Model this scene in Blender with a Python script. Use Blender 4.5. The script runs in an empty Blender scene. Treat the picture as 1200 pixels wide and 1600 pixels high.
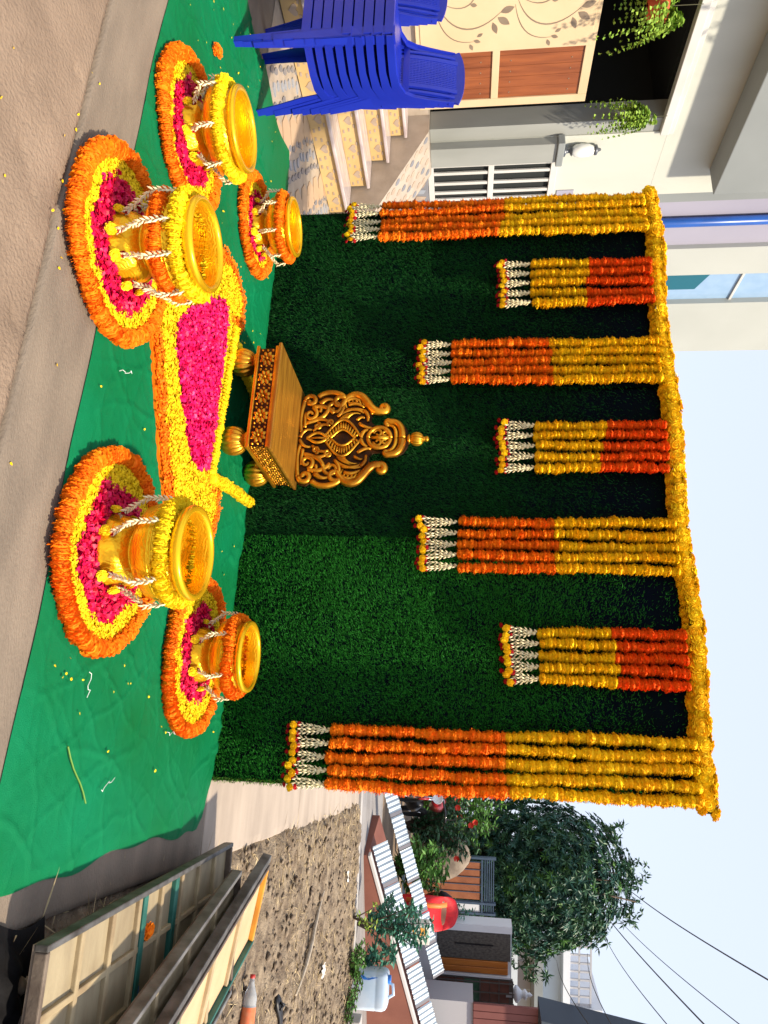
import bpy, math, random
import numpy as np
from mathutils import Vector, Matrix
rnd = random.Random(7)
rng = np.random.default_rng(7)
SC = bpy.context.scene
COL = SC.collection
rad = math.radians

# ---------------------------------------------------------------- camera, sky, sun, exposure
cam_d = bpy.data.cameras.new('camera'); cam = bpy.data.objects.new('camera', cam_d); COL.objects.link(cam)
cam_d.sensor_fit = 'VERTICAL'; cam_d.sensor_height = 36.0; cam_d.sensor_width = 27.0
cam_d.lens = 36.0 * 1100.0 / 1600.0
cam_d.clip_start = 0.05; cam_d.clip_end = 3000
CAMP = Vector((3.492, -3.764, 1.279))
_yaw, _pit, _rol = -0.340, -0.113, 0.010
_f = Vector((math.sin(_yaw)*math.cos(_pit), math.cos(_yaw)*math.cos(_pit), math.sin(_pit)))
_r0 = Vector((math.cos(_yaw), -math.sin(_yaw), 0)); _u0 = _r0.cross(_f)
_r = math.cos(_rol)*_r0 + math.sin(_rol)*_u0; _u = -math.sin(_rol)*_r0 + math.cos(_rol)*_u0
# the photograph was taken with the phone on its side: world up points to the right of the picture
_X = _u; _Y = -_r; _Z = -_f
cam.matrix_world = Matrix(((_X.x,_Y.x,_Z.x,CAMP.x),(_X.y,_Y.y,_Z.y,CAMP.y),(_X.z,_Y.z,_Z.z,CAMP.z),(0,0,0,1)))
SC.camera = cam

SUN_AZ = math.atan2(0.968, -0.25)      # towards the sun, (sin, cos) = (x, y)
SUN_EL = rad(50)
world = bpy.data.worlds.new('World'); SC.world = world; world.use_nodes = True
nt = world.node_tree; nt.nodes.clear()
out = nt.nodes.new('ShaderNodeOutputWorld'); bg = nt.nodes.new('ShaderNodeBackground')
sky = nt.nodes.new('ShaderNodeTexSky'); sky.sky_type = 'NISHITA'; sky.sun_disc = False
sky.sun_elevation = SUN_EL; sky.sun_rotation = SUN_AZ; sky.dust_density = 3.0; sky.air_density = 1.2; sky.ozone_density = 1.5; sky.altitude = 100
hz = nt.nodes.new('ShaderNodeMixRGB'); hz.inputs[0].default_value = 0.72
hz.inputs[2].default_value = (6.5, 7.1, 8.5, 1)      # thin milky haze over the whole sky
nt.links.new(sky.outputs[0], hz.inputs[1]); nt.links.new(hz.outputs[0], bg.inputs[0]); nt.links.new(bg.outputs[0], out.inputs[0])
bg.inputs[1].default_value = 0.09
sd = bpy.data.lights.new('sun', 'SUN'); sd.energy = 3.7; sd.angle = rad(2.5); sd.color = (1.0, 0.88, 0.70)
sun = bpy.data.objects.new('sun', sd); COL.objects.link(sun)
_sv = Vector((math.sin(SUN_AZ)*math.cos(SUN_EL), math.cos(SUN_AZ)*math.cos(SUN_EL), math.sin(SUN_EL)))
sun.rotation_euler = _sv.to_track_quat('Z', 'Y').to_euler(); sun.location = (8, -6, 12)
SC.view_settings.view_transform = 'Standard'; SC.view_settings.look = 'None'
SC.view_settings.gamma = 1.0; SC.view_settings.use_curve_mapping = False
SC.view_settings.exposure = 0.8
SC.render.engine = 'CYCLES'
SC.cycles.max_bounces = 5; SC.cycles.diffuse_bounces = 2; SC.cycles.caustics_reflective = False; SC.cycles.caustics_refractive = False; SC.cycles.glossy_bounces = 3; SC.cycles.transmission_bounces = 5; SC.cycles.transparent_max_bounces = 8

# ---------------------------------------------------------------- materials
MATS = {}
def mat(name, c1, c2=None, scale=6.0, rough=0.6, metal=0.0, bump=0.0, bscale=40.0, island=0.0, objrand=0.0,
        detail=4.0, spec=0.5, stretch=None, trans=0.0, sheen=0.0, coord='Object', lo=0.35, hi=0.65, sss=0.0, bdist=0.01, coat=0.0, ior=1.45):
    m = bpy.data.materials.new(name); m.use_nodes = True; MATS[name] = m
    n = m.node_tree.nodes; l = m.node_tree.links; b = n['Principled BSDF']
    b.inputs['Roughness'].default_value = rough; b.inputs['Metallic'].default_value = metal
    b.inputs['Specular IOR Level'].default_value = spec; b.inputs['IOR'].default_value = ior
    if trans: b.inputs['Transmission Weight'].default_value = trans
    if coat: b.inputs['Coat Weight'].default_value = coat
    if sheen: b.inputs['Sheen Weight'].default_value = sheen
    c2 = c2 or c1
    tc = n.new('ShaderNodeTexCoord'); vec = tc.outputs[coord]
    if stretch:
        mp = n.new('ShaderNodeMapping'); mp.inputs['Scale'].default_value = stretch; l.new(vec, mp.inputs[0]); vec = mp.outputs[0]
    ns = n.new('ShaderNodeTexNoise'); ns.inputs['Scale'].default_value = scale; ns.inputs['Detail'].default_value = detail
    l.new(vec, ns.inputs['Vector'])
    fac = ns.outputs['Fac']
    mr = n.new('ShaderNodeMapRange'); mr.inputs[1].default_value = lo; mr.inputs[2].default_value = hi; l.new(fac, mr.inputs[0]); fac = mr.outputs[0]
    if island or objrand:
        src = n.new('ShaderNodeNewGeometry').outputs['Random Per Island'] if island else n.new('ShaderNodeObjectInfo').outputs['Random']
        mx = n.new('ShaderNodeMix'); mx.inputs[0].default_value = island or objrand
        l.new(fac, mx.inputs[2]); l.new(src, mx.inputs[3]); fac = mx.outputs[0]
        if island and objrand:
            m2 = n.new('ShaderNodeMix'); m2.inputs[0].default_value = objrand
            l.new(fac, m2.inputs[2]); l.new(n.new('ShaderNodeObjectInfo').outputs['Random'], m2.inputs[3]); fac = m2.outputs[0]
    rp = n.new('ShaderNodeMix'); rp.data_type = 'RGBA'
    rp.inputs[6].default_value = (*c1, 1); rp.inputs[7].default_value = (*c2, 1)
    l.new(fac, rp.inputs[0]); l.new(rp.outputs[2], b.inputs['Base Color'])
    if bump:
        bs = n.new('ShaderNodeTexNoise'); bs.inputs['Scale'].default_value = bscale; bs.inputs['Detail'].default_value = 5
        l.new(vec, bs.inputs['Vector'])
        bp = n.new('ShaderNodeBump'); bp.inputs['Strength'].default_value = bump; bp.inputs['Distance'].default_value = bdist
        l.new(bs.outputs['Fac'], bp.inputs['Height']); l.new(bp.outputs[0], b.inputs['Normal'])
    if sss:
        b.inputs['Subsurface Weight'].default_value = sss; b.inputs['Subsurface Radius'].default_value = (0.02, 0.012, 0.004); b.inputs['Subsurface Scale'].default_value = 0.3
    return m

# ---------------------------------------------------------------- numpy noise
def _h(ix, iy, s):
    v = np.sin(ix*127.1 + iy*311.7 + s*74.7)*43758.5453
    return v - np.floor(v)
def vnoise(x, y, s=0):
    x = np.asarray(x, float); y = np.asarray(y, float)
    ix = np.floor(x); iy = np.floor(y); fx = x-ix; fy = y-iy
    fx = fx*fx*(3-2*fx); fy = fy*fy*(3-2*fy)
    return (_h(ix,iy,s)*(1-fx)+_h(ix+1,iy,s)*fx)*(1-fy) + (_h(ix,iy+1,s)*(1-fx)+_h(ix+1,iy+1,s)*fx)*fy
def fbm(x, y, s=0, o=4):
    r = 0; a = .5; t = 0
    for k in range(o):
        r = r + a*vnoise(x*2**k, y*2**k, s+k*13); t += a; a *= .5
    return r/t

# ---------------------------------------------------------------- mesh helpers
class MB:
    def __init__(s): s.V = []; s.F = []
    def add(s, V, F):
        o = len(s.V); s.V.extend([tuple(v) for v in V]); s.F.extend([tuple(i+o for i in f) for f in F]); return s
    def box(s, a, b, rz=0.0, piv=None, bev=0.0):
        x0,y0,z0 = a; x1,y1,z1 = b
        V = [(x0,y0,z0),(x1,y0,z0),(x1,y1,z0),(x0,y1,z0),(x0,y0,z1),(x1,y0,z1),(x1,y1,z1),(x0,y1,z1)]
        F = [(0,3,2,1),(4,5,6,7),(0,1,5,4),(1,2,6,5),(2,3,7,6),(3,0,4,7)]
        if rz:
            px,py = piv or ((x0+x1)/2,(y0+y1)/2); c,sn = math.cos(rz),math.sin(rz)
            V = [(px+(x-px)*c-(y-py)*sn, py+(x-px)*sn+(y-py)*c, z) for x,y,z in V]
        return s.add(V,F)
    def hexa(s, P):      # 8 points, bottom ring then top ring
        return s.add(P, [(0,3,2,1),(4,5,6,7),(0,1,5,4),(1,2,6,5),(2,3,7,6),(3,0,4,7)])
    def prism(s, poly, axis, a, b):   # extrude a 2-D polygon; axis 'x','y','z'
        n = len(poly)
        def p3(u,v,w): return {'x':(w,u,v),'y':(u,w,v),'z':(u,v,w)}[axis]
        V = [p3(u,v,a) for u,v in poly]+[p3(u,v,b) for u,v in poly]
        F = [tuple(range(n)), tuple(range(2*n-1,n-1,-1))]+[(i,(i+1)%n,(i+1)%n+n,i+n) for i in range(n)]
        return s.add(V,F)
    def tube(s, P, R, n=8, cap=True, flat=None):
        P = [Vector(p) for p in P]
        if not hasattr(R,'__len__'): R = [R]*len(P)
        T = [(P[min(i+1,len(P)-1)]-P[max(i-1,0)]).normalized() for i in range(len(P))]
        ref = Vector((0,0,1)) if abs(T[0].z) < .9 else Vector((1,0,0))
        N = (ref - T[0]*ref.dot(T[0])).normalized()
        V = []
        for i,p in enumerate(P):
            N = (N - T[i]*N.dot(T[i])).normalized(); B = T[i].cross(N)
            for k in range(n):
                a = 2*math.pi*k/n
                V.append(p + (N*math.cos(a)+B*math.sin(a)*(flat or 1))*R[i])
        F = [(i*n+k, i*n+(k+1)%n, (i+1)*n+(k+1)%n, (i+1)*n+k) for i in range(len(P)-1) for k in range(n)]
        if cap: F += [tuple(range(n-1,-1,-1)), tuple(range((len(P)-1)*n, len(P)*n))]
        return s.add(V,F)
    def lathe(s, prof, n=32, c=(0,0,0), rfun=None, close=False):
        V = []
        for j,(r,z) in enumerate(prof):
            for k in range(n):
                a = 2*math.pi*k/n; q = r*(rfun(a,j) if rfun else 1)
                V.append((c[0]+q*math.cos(a), c[1]+q*math.sin(a), c[2]+z))
        F = [(j*n+k, j*n+(k+1)%n, (j+1)*n+(k+1)%n, (j+1)*n+k) for j in range(len(prof)-1) for k in range(n)]
        if close: F += [tuple(range(n-1,-1,-1)), tuple(range((len(prof)-1)*n, len(prof)*n))]
        return s.add(V,F)
    def grid(s, nx, ny, fn):
        V = [fn(i/(nx-1), j/(ny-1)) for j in range(ny) for i in range(nx)]
        F = [(j*nx+i, j*nx+i+1, (j+1)*nx+i+1, (j+1)*nx+i) for j in range(ny-1) for i in range(nx-1)]
        return s.add(V,F)

def mesh_from(name, V, F, smooth=False):
    me = bpy.data.meshes.new(name)
    V = np.asarray(V, np.float32)
    if isinstance(F, np.ndarray):
        k = F.shape[1]; m = F.shape[0]
        me.vertices.add(len(V)); me.vertices.foreach_set('co', V.ravel())
        me.loops.add(m*k); me.loops.foreach_set('vertex_index', F.astype(np.int32).ravel())
        me.polygons.add(m); me.polygons.foreach_set('loop_start', np.arange(0,m*k,k,dtype=np.int32))
        me.update(calc_edges=True)
    else:
        me.from_pydata([tuple(map(float,v)) for v in V], [], F); me.update()
    if smooth: me.shade_smooth()
    return me
def org(o):
    p = Vector((0,0,0))
    while o is not None: p += o.location; o = o.parent
    return p
def put(name, me, m, parent=None, loc=(0,0,0), rot=None, scale=None):
    if m and not me.materials: me.materials.append(MATS[m] if isinstance(m,str) else m)
    o = bpy.data.objects.new(name, me); COL.objects.link(o)
    if parent is not None: o.parent = parent
    o.location = loc
    if rot is not None: o.rotation_euler = rot
    if scale is not None: o.scale = (scale,)*3 if not hasattr(scale,'__len__') else scale
    return o
def obj(name, mb, m, parent=None, smooth=False, bevel=0.0, seg=2):
    """mesh given in world coordinates -> object (local to its parent thing)"""
    V, F = (mb.V, mb.F) if isinstance(mb, MB) else mb
    V = np.asarray(V, float).reshape(-1,3)
    p = org(parent) if parent is not None else Vector((0,0,0))
    V = V - np.array(p)
    loc = (0,0,0)
    if parent is None:
        loc = np.array([(V[:,0].min()+V[:,0].max())/2, (V[:,1].min()+V[:,1].max())/2, V[:,2].min()]); V = V-loc
    me = mesh_from(name, V, F, smooth)
    o = put(name, me, m, parent, tuple(loc))
    if bevel:
        md = o.modifiers.new('bevel','BEVEL'); md.width = bevel; md.segments = seg; md.limit_method = 'ANGLE'; md.angle_limit = rad(40)
    return o
def tag(o, label=None, cat=None, group=None, kind=None):
    if label: o['label'] = label
    if cat: o['category'] = cat
    if group: o['group'] = group
    if kind: o['kind'] = kind
    return o
def thing(name, label, cat, loc=(0,0,0), group=None):
    o = bpy.data.objects.new(name, None); COL.objects.link(o); o.location = loc; o.empty_display_size = .1
    return tag(o, label, cat, group)
def struct(name, mb, m, smooth=False, kind='structure'):
    o = obj(name, mb, m, None, smooth); o['kind'] = kind; return o
def quat_z_to(d, roll=0.0):
    q = Vector(d).to_track_quat('Z','Y')
    return (q @ Matrix.Rotation(roll,3,'Z').to_quaternion()).to_euler()
def leaves(C, D, L, W, up=None, fold=0.25):
    """leaf quads (two triangles folded on the midrib): centres C, directions D, lengths L, widths W -> V, F (tris)"""
    C = np.asarray(C,float); D = np.asarray(D,float); n = len(C)
    D = D/np.linalg.norm(D,axis=1,keepdims=True)
    R_ = rng.normal(size=(n,3)) if up is None else np.asarray(up,float)+rng.normal(size=(n,3))*.35
    S = np.cross(D,R_); S /= np.linalg.norm(S,axis=1,keepdims=True)+1e-9
    N = np.cross(S,D)
    L = np.asarray(L).reshape(-1,1)*np.ones((n,1)); W = np.asarray(W).reshape(-1,1)*np.ones((n,1))
    a = C; b = C+D*L*.45+S*W*.5+N*W*fold; c = C+D*L; d = C+D*L*.45-S*W*.5+N*W*fold
    V = np.stack([a,b,c,d],1).reshape(-1,3)
    i = np.arange(n)[:,None]*4
    F = np.concatenate([i+np.array([[0,1,2]]), i+np.array([[0,2,3]])],0)
    return V, F
def petals(P, size, tilt=.7, normal=(0,0,1)):
    """small curved loose petals lying on points P -> V, F (quads, two per petal)"""
    n = len(P); a = rng.uniform(0,2*math.pi,n); t = rng.normal(0,tilt,n)
    d = np.stack([np.cos(a)*np.cos(t), np.sin(a)*np.cos(t), np.abs(np.sin(t))],1)
    s = np.stack([-np.sin(a), np.cos(a), rng.normal(0,.4,n)],1); s /= np.linalg.norm(s,axis=1,keepdims=True)
    u = np.cross(d,s)*np.sign(np.cross(d,s)[:,2:3]+1e-6)
    L = (size*rng.uniform(.7,1.3,n))[:,None]; W = L*rng.uniform(.35,.6,n)[:,None]
    r0 = P-s*W*.4; r1 = P+s*W*.4; m0 = P+d*L*.5-s*W+u*L*.12; m1 = P+d*L*.5+s*W+u*L*.12; e0 = P+d*L-s*W*.5; e1 = P+d*L+s*W*.5
    V = np.stack([r0,r1,m1,m0,e1,e0],1).reshape(-1,3)
    i = np.arange(n)[:,None]*6
    return V, np.concatenate([i+np.array([[0,1,2,3]]), i+np.array([[3,2,4,5]])],0)
def inpoly(x, y, poly):
    x = np.asarray(x); y = np.asarray(y); r = np.zeros(x.shape,bool); n = len(poly); j = n-1
    for i in range(n):
        xi,yi = poly[i]; xj,yj = poly[j]
        c = ((yi>y)!=(yj>y)) & (x < (xj-xi)*(y-yi)/((yj-yi) or 1e-9)+xi); r ^= c; j = i
    return r
def edged(x, y, poly):
    d = np.full(np.shape(x), 1e9); n = len(poly)
    for i in range(n):
        a = np.array(poly[i]); b = np.array(poly[(i+1)%n]); ab = b-a; L = ab@ab
        t = np.clip(((x-a[0])*ab[0]+(y-a[1])*ab[1])/L,0,1)
        d = np.minimum(d, np.hypot(x-a[0]-t*ab[0], y-a[1]-t*ab[1]))
    return d
# ================================================================ ground, road, pavement
mat('earth', (.16,.11,.07), (.24,.17,.11), scale=2, rough=.95, bump=.6, bscale=30)
mat('slab_front', (.30,.215,.152), (.18,.126,.088), scale=3.2, rough=.9, bump=.8, bscale=75, detail=8, lo=.3, hi=.75, bdist=.012, coord='Object')
mat('slab_back', (.25,.195,.145), (.165,.130,.098), scale=2.4, rough=.85, bump=.6, bscale=60, detail=6, lo=.3, hi=.7, stretch=(1,3,1))
mat('slab_side', (.46,.375,.30), (.34,.275,.22), scale=1.4, rough=.85, bump=.3, bscale=70, detail=6, lo=.3, hi=.7, stretch=(1,4,1))
mat('asphalt', (.30,.28,.27), (.23,.21,.20), scale=1.2, rough=.9, bump=.4, bscale=80, stretch=(1,4,1))
mat('kerb', (.50,.47,.44), (.38,.35,.33), scale=3, rough=.85, bump=.3)
g = MB(); g.add([(-900,-900,-.06),(900,-900,-.06),(900,900,-.06),(-900,900,-.06)], [(0,1,2,3)])
struct('ground', g, 'earth')
def sheet(x0,x1,y0,y1,nx,ny,zf,skirt=.06):
    xs = np.linspace(x0,x1,nx); ys = np.concatenate([[y0],np.linspace(y0+.003,y1-.003,ny-2),[y1]]); X,Y = np.meshgrid(xs,ys)
    Z = zf(X,Y); V = np.stack([X,Y,Z],-1).reshape(-1,3)
    i = np.arange(nx-1)[None,:]+nx*np.arange(ny-1)[:,None]; i = i.ravel()
    F = np.stack([i,i+1,i+nx+1,i+nx],1)
    return V,F
def slab_mesh(x0,x1,y0,y1,nx,ny,zf,lip=.003):
    def z2(X,Y):
        e = np.minimum.reduce([X-x0,x1-X,Y-y0,y1-Y])
        return zf(X,Y) - lip*np.exp(-np.maximum(e,0)/.008) - (e<=1e-6)*.05
    V,F=sheet(x0,x1,y0,y1,nx,ny,z2)
    for yy,sg in ((y0,1),(y1,-1)):      # chipped, wandering edges along the joints
        d=np.abs(V[:,1]-yy); V[:,1]+=sg*np.exp(-d/.02)*.022*np.clip(fbm(V[:,0]*7,V[:,0]*0+yy,6)-.42,0,1)
    return V,F
road = thing('road', None, None, (0,0,0)); road['kind'] = 'structure'
def pits(X,Y,s): 
    n = vnoise(X*22,Y*22,s); return -.006*np.clip((n-.80)/.2,0,1)
def jag(a,b,n): return 0
s1 = obj('slab', slab_mesh(-6,6.5,-6.0,-2.113,620,230,lambda X,Y: .010*fbm(X*2,Y*2,3)+.004*fbm(X*20,Y*20,8)+2.2*pits(X,Y,5)-.009), 'slab_front', road, smooth=True)
s2 = obj('slab', slab_mesh(-6,3.55,-.02,5.75,440,220,lambda X,Y: .004*fbm(X*2,Y*2,4)+.0015*fbm(X*14,Y*14,9)-.004), 'slab_back', road, smooth=True)
s3 = obj('slab', slab_mesh(3.553,4.03,-.02,2.2,80,200,lambda X,Y: .004*fbm(X*2,Y*2,4)+.0015*fbm(X*14,Y*14,9)-.004+.02*np.clip((X-3.98)/.05,0,1)*(fbm(X*6,Y*6,2)-.7), ), 'slab_side', road, smooth=True)
s5 = obj('slab', slab_mesh(-6,4.03,-2.104,-.0225,480,110,lambda X,Y: .004*fbm(X*2,Y*2,4)+.0015*fbm(X*14,Y*14,9)-.004), 'slab_back', road, smooth=True)
s4 = obj('slab', slab_mesh(3.553,4.06,2.206,5.75,80,200,lambda X,Y: .004*fbm(X*2,Y*2,4)-.004), 'slab_side', road, smooth=True)
# crossing street behind, with a pale kerb line on this side
cs = MB(); cs.add([(-6,5.9,-.02),(30,5.9,-.02),(30,8.9,-.02),(-6,8.9,-.02)], [(0,1,2,3)])
struct('cross_street', cs, 'asphalt')
kb = thing('kerb', None, None, (0,5.8,0)); kb['kind'] = 'structure'
for k in range(14):
    x0 = -3.5+k*.92; obj('kerb_stone', MB().box((x0,5.76,-.05),(x0+.905,5.9,.035+rnd.uniform(-.006,.006))), 'kerb', kb, bevel=.008)

# ---------------------------------------------------------------- soil strip beside the road, straw on it
mat('soil', (.30,.23,.155), (.13,.092,.06), scale=9, rough=.95, bump=1.0, bscale=55, detail=9, lo=.35, hi=.65, bdist=.02)
mat('straw', (.66,.52,.29), (.36,.26,.14), rough=.8, island=.9)
def soilz(X,Y):
    h = .05*fbm(X*2.2,Y*2.2,21)+.055*fbm(X*9,Y*9,33,3)+.018*fbm(X*40,Y*40,35,2)-.05
    edge = np.clip((X-3.98-.09*(fbm(Y*2.5+0*X,X*0+3,5)-.5))/.12,0,1)
    return h*edge -.04*(1-edge) + .012*edge
struct('soil', sheet(3.9,9.5,-3.2,5.8,330,520,soilz), 'soil', smooth=True)
n = 9500
xs = 4.0+ rng.beta(1.0,1.7,n)*3.2; ys = rng.uniform(-1.6,5.6,n)
keep = fbm(xs*1.7,ys*1.7,77) > .42; xs=xs[keep]; ys=ys[keep]; n=len(xs)
a = rng.uniform(0,2*np.pi,n); L = rng.uniform(.04,.22,n)*rng.uniform(.3,1,n)
C = np.stack([xs,ys,soilz(xs,ys)+.006],1); D = np.stack([np.cos(a),np.sin(a),rng.normal(.05,.18,n)],1)
V,F = leaves(C,D,L,rng.uniform(.0025,.006,n),fold=.1)
so = obj('straw_litter',(V,F),'straw'); tag(so,'dry straw and stalks strewn over the dug soil','straw',kind='stuff')
mat('clod', (.30,.23,.16), (.14,.10,.07), rough=.95, island=.9, bump=.5)
def rocks(n,xr,yr,zf,smin,smax,seed):
    r = np.random.default_rng(seed)
    ico = np.array([(0,0,1),(.9,0,.2),(.28,.85,.25),(-.72,.53,.2),(-.72,-.53,.25),(.28,-.85,.2),(0,0,-.5)],float)
    fi = np.array([(0,1,2),(0,2,3),(0,3,4),(0,4,5),(0,5,1),(6,2,1),(6,3,2),(6,4,3),(6,5,4),(6,1,5)])
    x = r.uniform(*xr,n); y = r.uniform(*yr,n); s = r.uniform(smin,smax,n)*r.uniform(.4,1,n)
    th = r.uniform(0,6.28,n); P = ico[None]*(1+r.normal(0,.18,(n,7,3)))*s[:,None,None]
    c,sn = np.cos(th)[:,None],np.sin(th)[:,None]
    X = P[...,0]*c-P[...,1]*sn+x[:,None]; Y = P[...,0]*sn+P[...,1]*c+y[:,None]; Z = P[...,2]*.7+zf(x,y)[:,None]+s[:,None]*.15
    V = np.stack([X,Y,Z],-1).reshape(-1,3); F = (np.arange(n)[:,None,None]*7+fi[None]).reshape(-1,3)
    return V,F
cl = obj('soil_clods', rocks(2600,(4.02,7.2),(-2.0,5.6),soilz,.008,.045,5),'clod'); tag(cl,'crumbs and small clods lying on the dug soil','soil clods',kind='stuff')
# pale stick lying on the soil, scraps
mat('dry_wood',(.52,.44,.34),(.36,.29,.21),scale=5,rough=.8,bump=.4,stretch=(1,8,1))
P=[]
for k in range(13):
    t=k/12; x=5.22+(4.60-5.22)*t+.02*math.sin(t*7); y=2.45+(3.62-2.45)*t
    P.append((x,y,float(soilz(np.array(x),np.array(y)))*.2+.028+.012*math.sin(t*5)))
tag(obj('stick',MB().tube(P,[.006+.014*math.sin(math.pi*min(1,.15+k/13)) for k in range(13)],n=8),'dry_wood',smooth=True),'long pale dry stick lying on the dug soil','stick')
mat('white_scrap',(.75,.73,.68),(.6,.56,.5),rough=.7)
for k,(x,y,s,lab) in enumerate(((4.72,4.75,.05,'crumpled white paper scrap on the soil near the kerb'),(5.32,3.55,.045,'thin white plastic scrap on the soil beside the long stick'))):
    mb=MB(); mb.grid(7,5,lambda u,v:(x+(u-.5)*s*2.2,y+(v-.5)*s*(1.6+2*k),float(soilz(np.array(x),np.array(y)))+.012+.02*rnd.random()))
    tag(obj('paper_scrap',mb,'white_scrap',smooth=True),lab,'scrap')

# ================================================================ green ground cloth
def cloth_mat():
    m = mat('green_cloth',(.0,.120,.028),(.0,.185,.072),scale=1.3,rough=.62,bump=.0,lo=.3,hi=.7,sheen=.0,spec=.18)
    n=m.node_tree.nodes; l=m.node_tree.links; b=n['Principled BSDF']
    tc=n.new('ShaderNodeTexCoord')
    a=n.new('ShaderNodeTexNoise'); a.inputs['Scale'].default_value=9; a.inputs['Detail'].default_value=6; l.new(tc.outputs['Object'],a.inputs['Vector'])
    w=n.new('ShaderNodeTexNoise'); w.inputs['Scale'].default_value=420; l.new(tc.outputs['Object'],w.inputs['Vector'])
    mx=n.new('ShaderNodeMix'); mx.inputs[0].default_value=.25; l.new(a.outputs['Fac'],mx.inputs[2]); l.new(w.outputs['Fac'],mx.inputs[3])
    bp=n.new('ShaderNodeBump'); bp.inputs['Strength'].default_value=.5; bp.inputs['Distance'].default_value=.03
    l.new(mx.outputs[0],bp.inputs['Height']); l.new(bp.outputs[0],b.inputs['Normal'])
cloth_mat()
def folds(X,Y):
    z = 0
    for s,(fx,fy,ph,am) in enumerate(((1.1,2.6,.3,.012),(2.2,-1.3,1.1,.010),(1.1,5.2,2.0,.008),(4.6,2.3,4.0,.008),(-2.7,4.6,.7,.007),(6.2,-4.1,.2,.006),(.6,9.5,.9,.005))):
        w = 1.1*fbm(X*1.3+s*7,Y*1.3,40+s); t = X*fx+Y*fy+ph+w*2.2; r = np.abs((t-np.floor(t))-.5)*2
        z = z + am*np.clip((r-.88)/.12,0,1)**1.1*np.clip(fbm(X*1.5,Y*1.5,60+s)*2.4-.7,0,1)
    return z + .003*fbm(X*3,Y*3,70) + .0016*fbm(X*14,Y*14,71,2)
nx,ny = 420,190
U_,Vv = np.meshgrid(np.linspace(0,1,nx),np.linspace(0,1,ny))
yf = -1.785+.012*np.sin(U_*9)+.008*np.sin(U_*31+1)
X0 = -.60-.10*np.sin(Vv*5+.6)+.03*np.sin(Vv*17); X1 = 3.885-.05*Vv**2+.018*np.sin(Vv*9)+.010*np.sin(Vv*27)
# the left end is skewed: it runs on past the corner of the backdrop
Yb = np.where(U_<.14, .14-.9*np.clip(.14-U_,0,1), .012)
X = X0+(X1-X0)*U_; Y = yf+(Yb-yf)*Vv
corner = np.clip((X-3.55)/.33,0,1)*np.clip((Y+.35)/.36,0,1); Y = Y-.16*corner
Z = .008+folds(X,Y)+.035*np.exp(-((Y+.06)/.045)**2)*np.clip(fbm(X*2,X*0+1,90)*2-.6,0,1)*(X>.1)*(X<3.5)
el = np.minimum(np.minimum(U_*4.4,(1-U_)*4.4),Vv*1.8); Z = Z*np.clip(.25+el/.06,0,1)
Z = np.where((X<.05)&(Y>-.68),np.maximum(Z,.017),Z)
V = np.stack([X,Y,Z],-1).reshape(-1,3); i=(np.arange(nx-1)[None,:]+nx*np.arange(ny-1)[:,None]).ravel()
tag(obj('ground_cloth',(V,np.stack([i,i+1,i+nx+1,i+nx],1)),'green_cloth',smooth=True),'wrinkled bright green cloth spread on the road under the flower patterns','cloth')
CLZ = lambda x,y: .012
# ================================================================ flowers: marigold heads, jasmine, loose petals
ORA=((.93,.13,.003),(.97,.28,.006)); YEL=((.93,.47,.006),(.96,.62,.012)); RED=((.62,.055,.004),(.86,.115,.004))
mat('marigold_orange',*ORA,rough=.7,island=.5,objrand=.55,spec=.2,sss=.0)
mat('marigold_deep',(.86,.085,.004),(.93,.15,.006),rough=.7,island=.5,objrand=.55,spec=.2)
mat('marigold_yellow',(.92,.44,.004),(1.0,.68,.008),rough=.7,island=.5,objrand=.55,spec=.2)
mat('marigold_lemon',(.95,.58,.005),(1.0,.78,.02),rough=.7,island=.5,objrand=.55,spec=.2)
mat('rose_red',(.36,.0,.008),(.55,.004,.012),rough=.55,island=.6,objrand=.3,spec=.3)
mat('jasmine',(.88,.79,.52),(.80,.68,.38),rough=.6,island=.8,spec=.3)
mat('petal_yellow',(.93,.62,.006),(.80,.48,.01),rough=.65,island=.95,spec=.2)
mat('petal_orange',(.88,.12,.003),(.92,.23,.004),rough=.65,island=.95,spec=.2)
mat('petal_red',(.55,.0,.018),(.78,.003,.10),rough=.5,island=.95,spec=.4)
mat('petal_pink',(.74,.0,.06),(.84,.010,.17),rough=.5,island=.95,spec=.4)
mat('thread',(.10,.09,.05),(.08,.09,.04),rough=.8)
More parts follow.
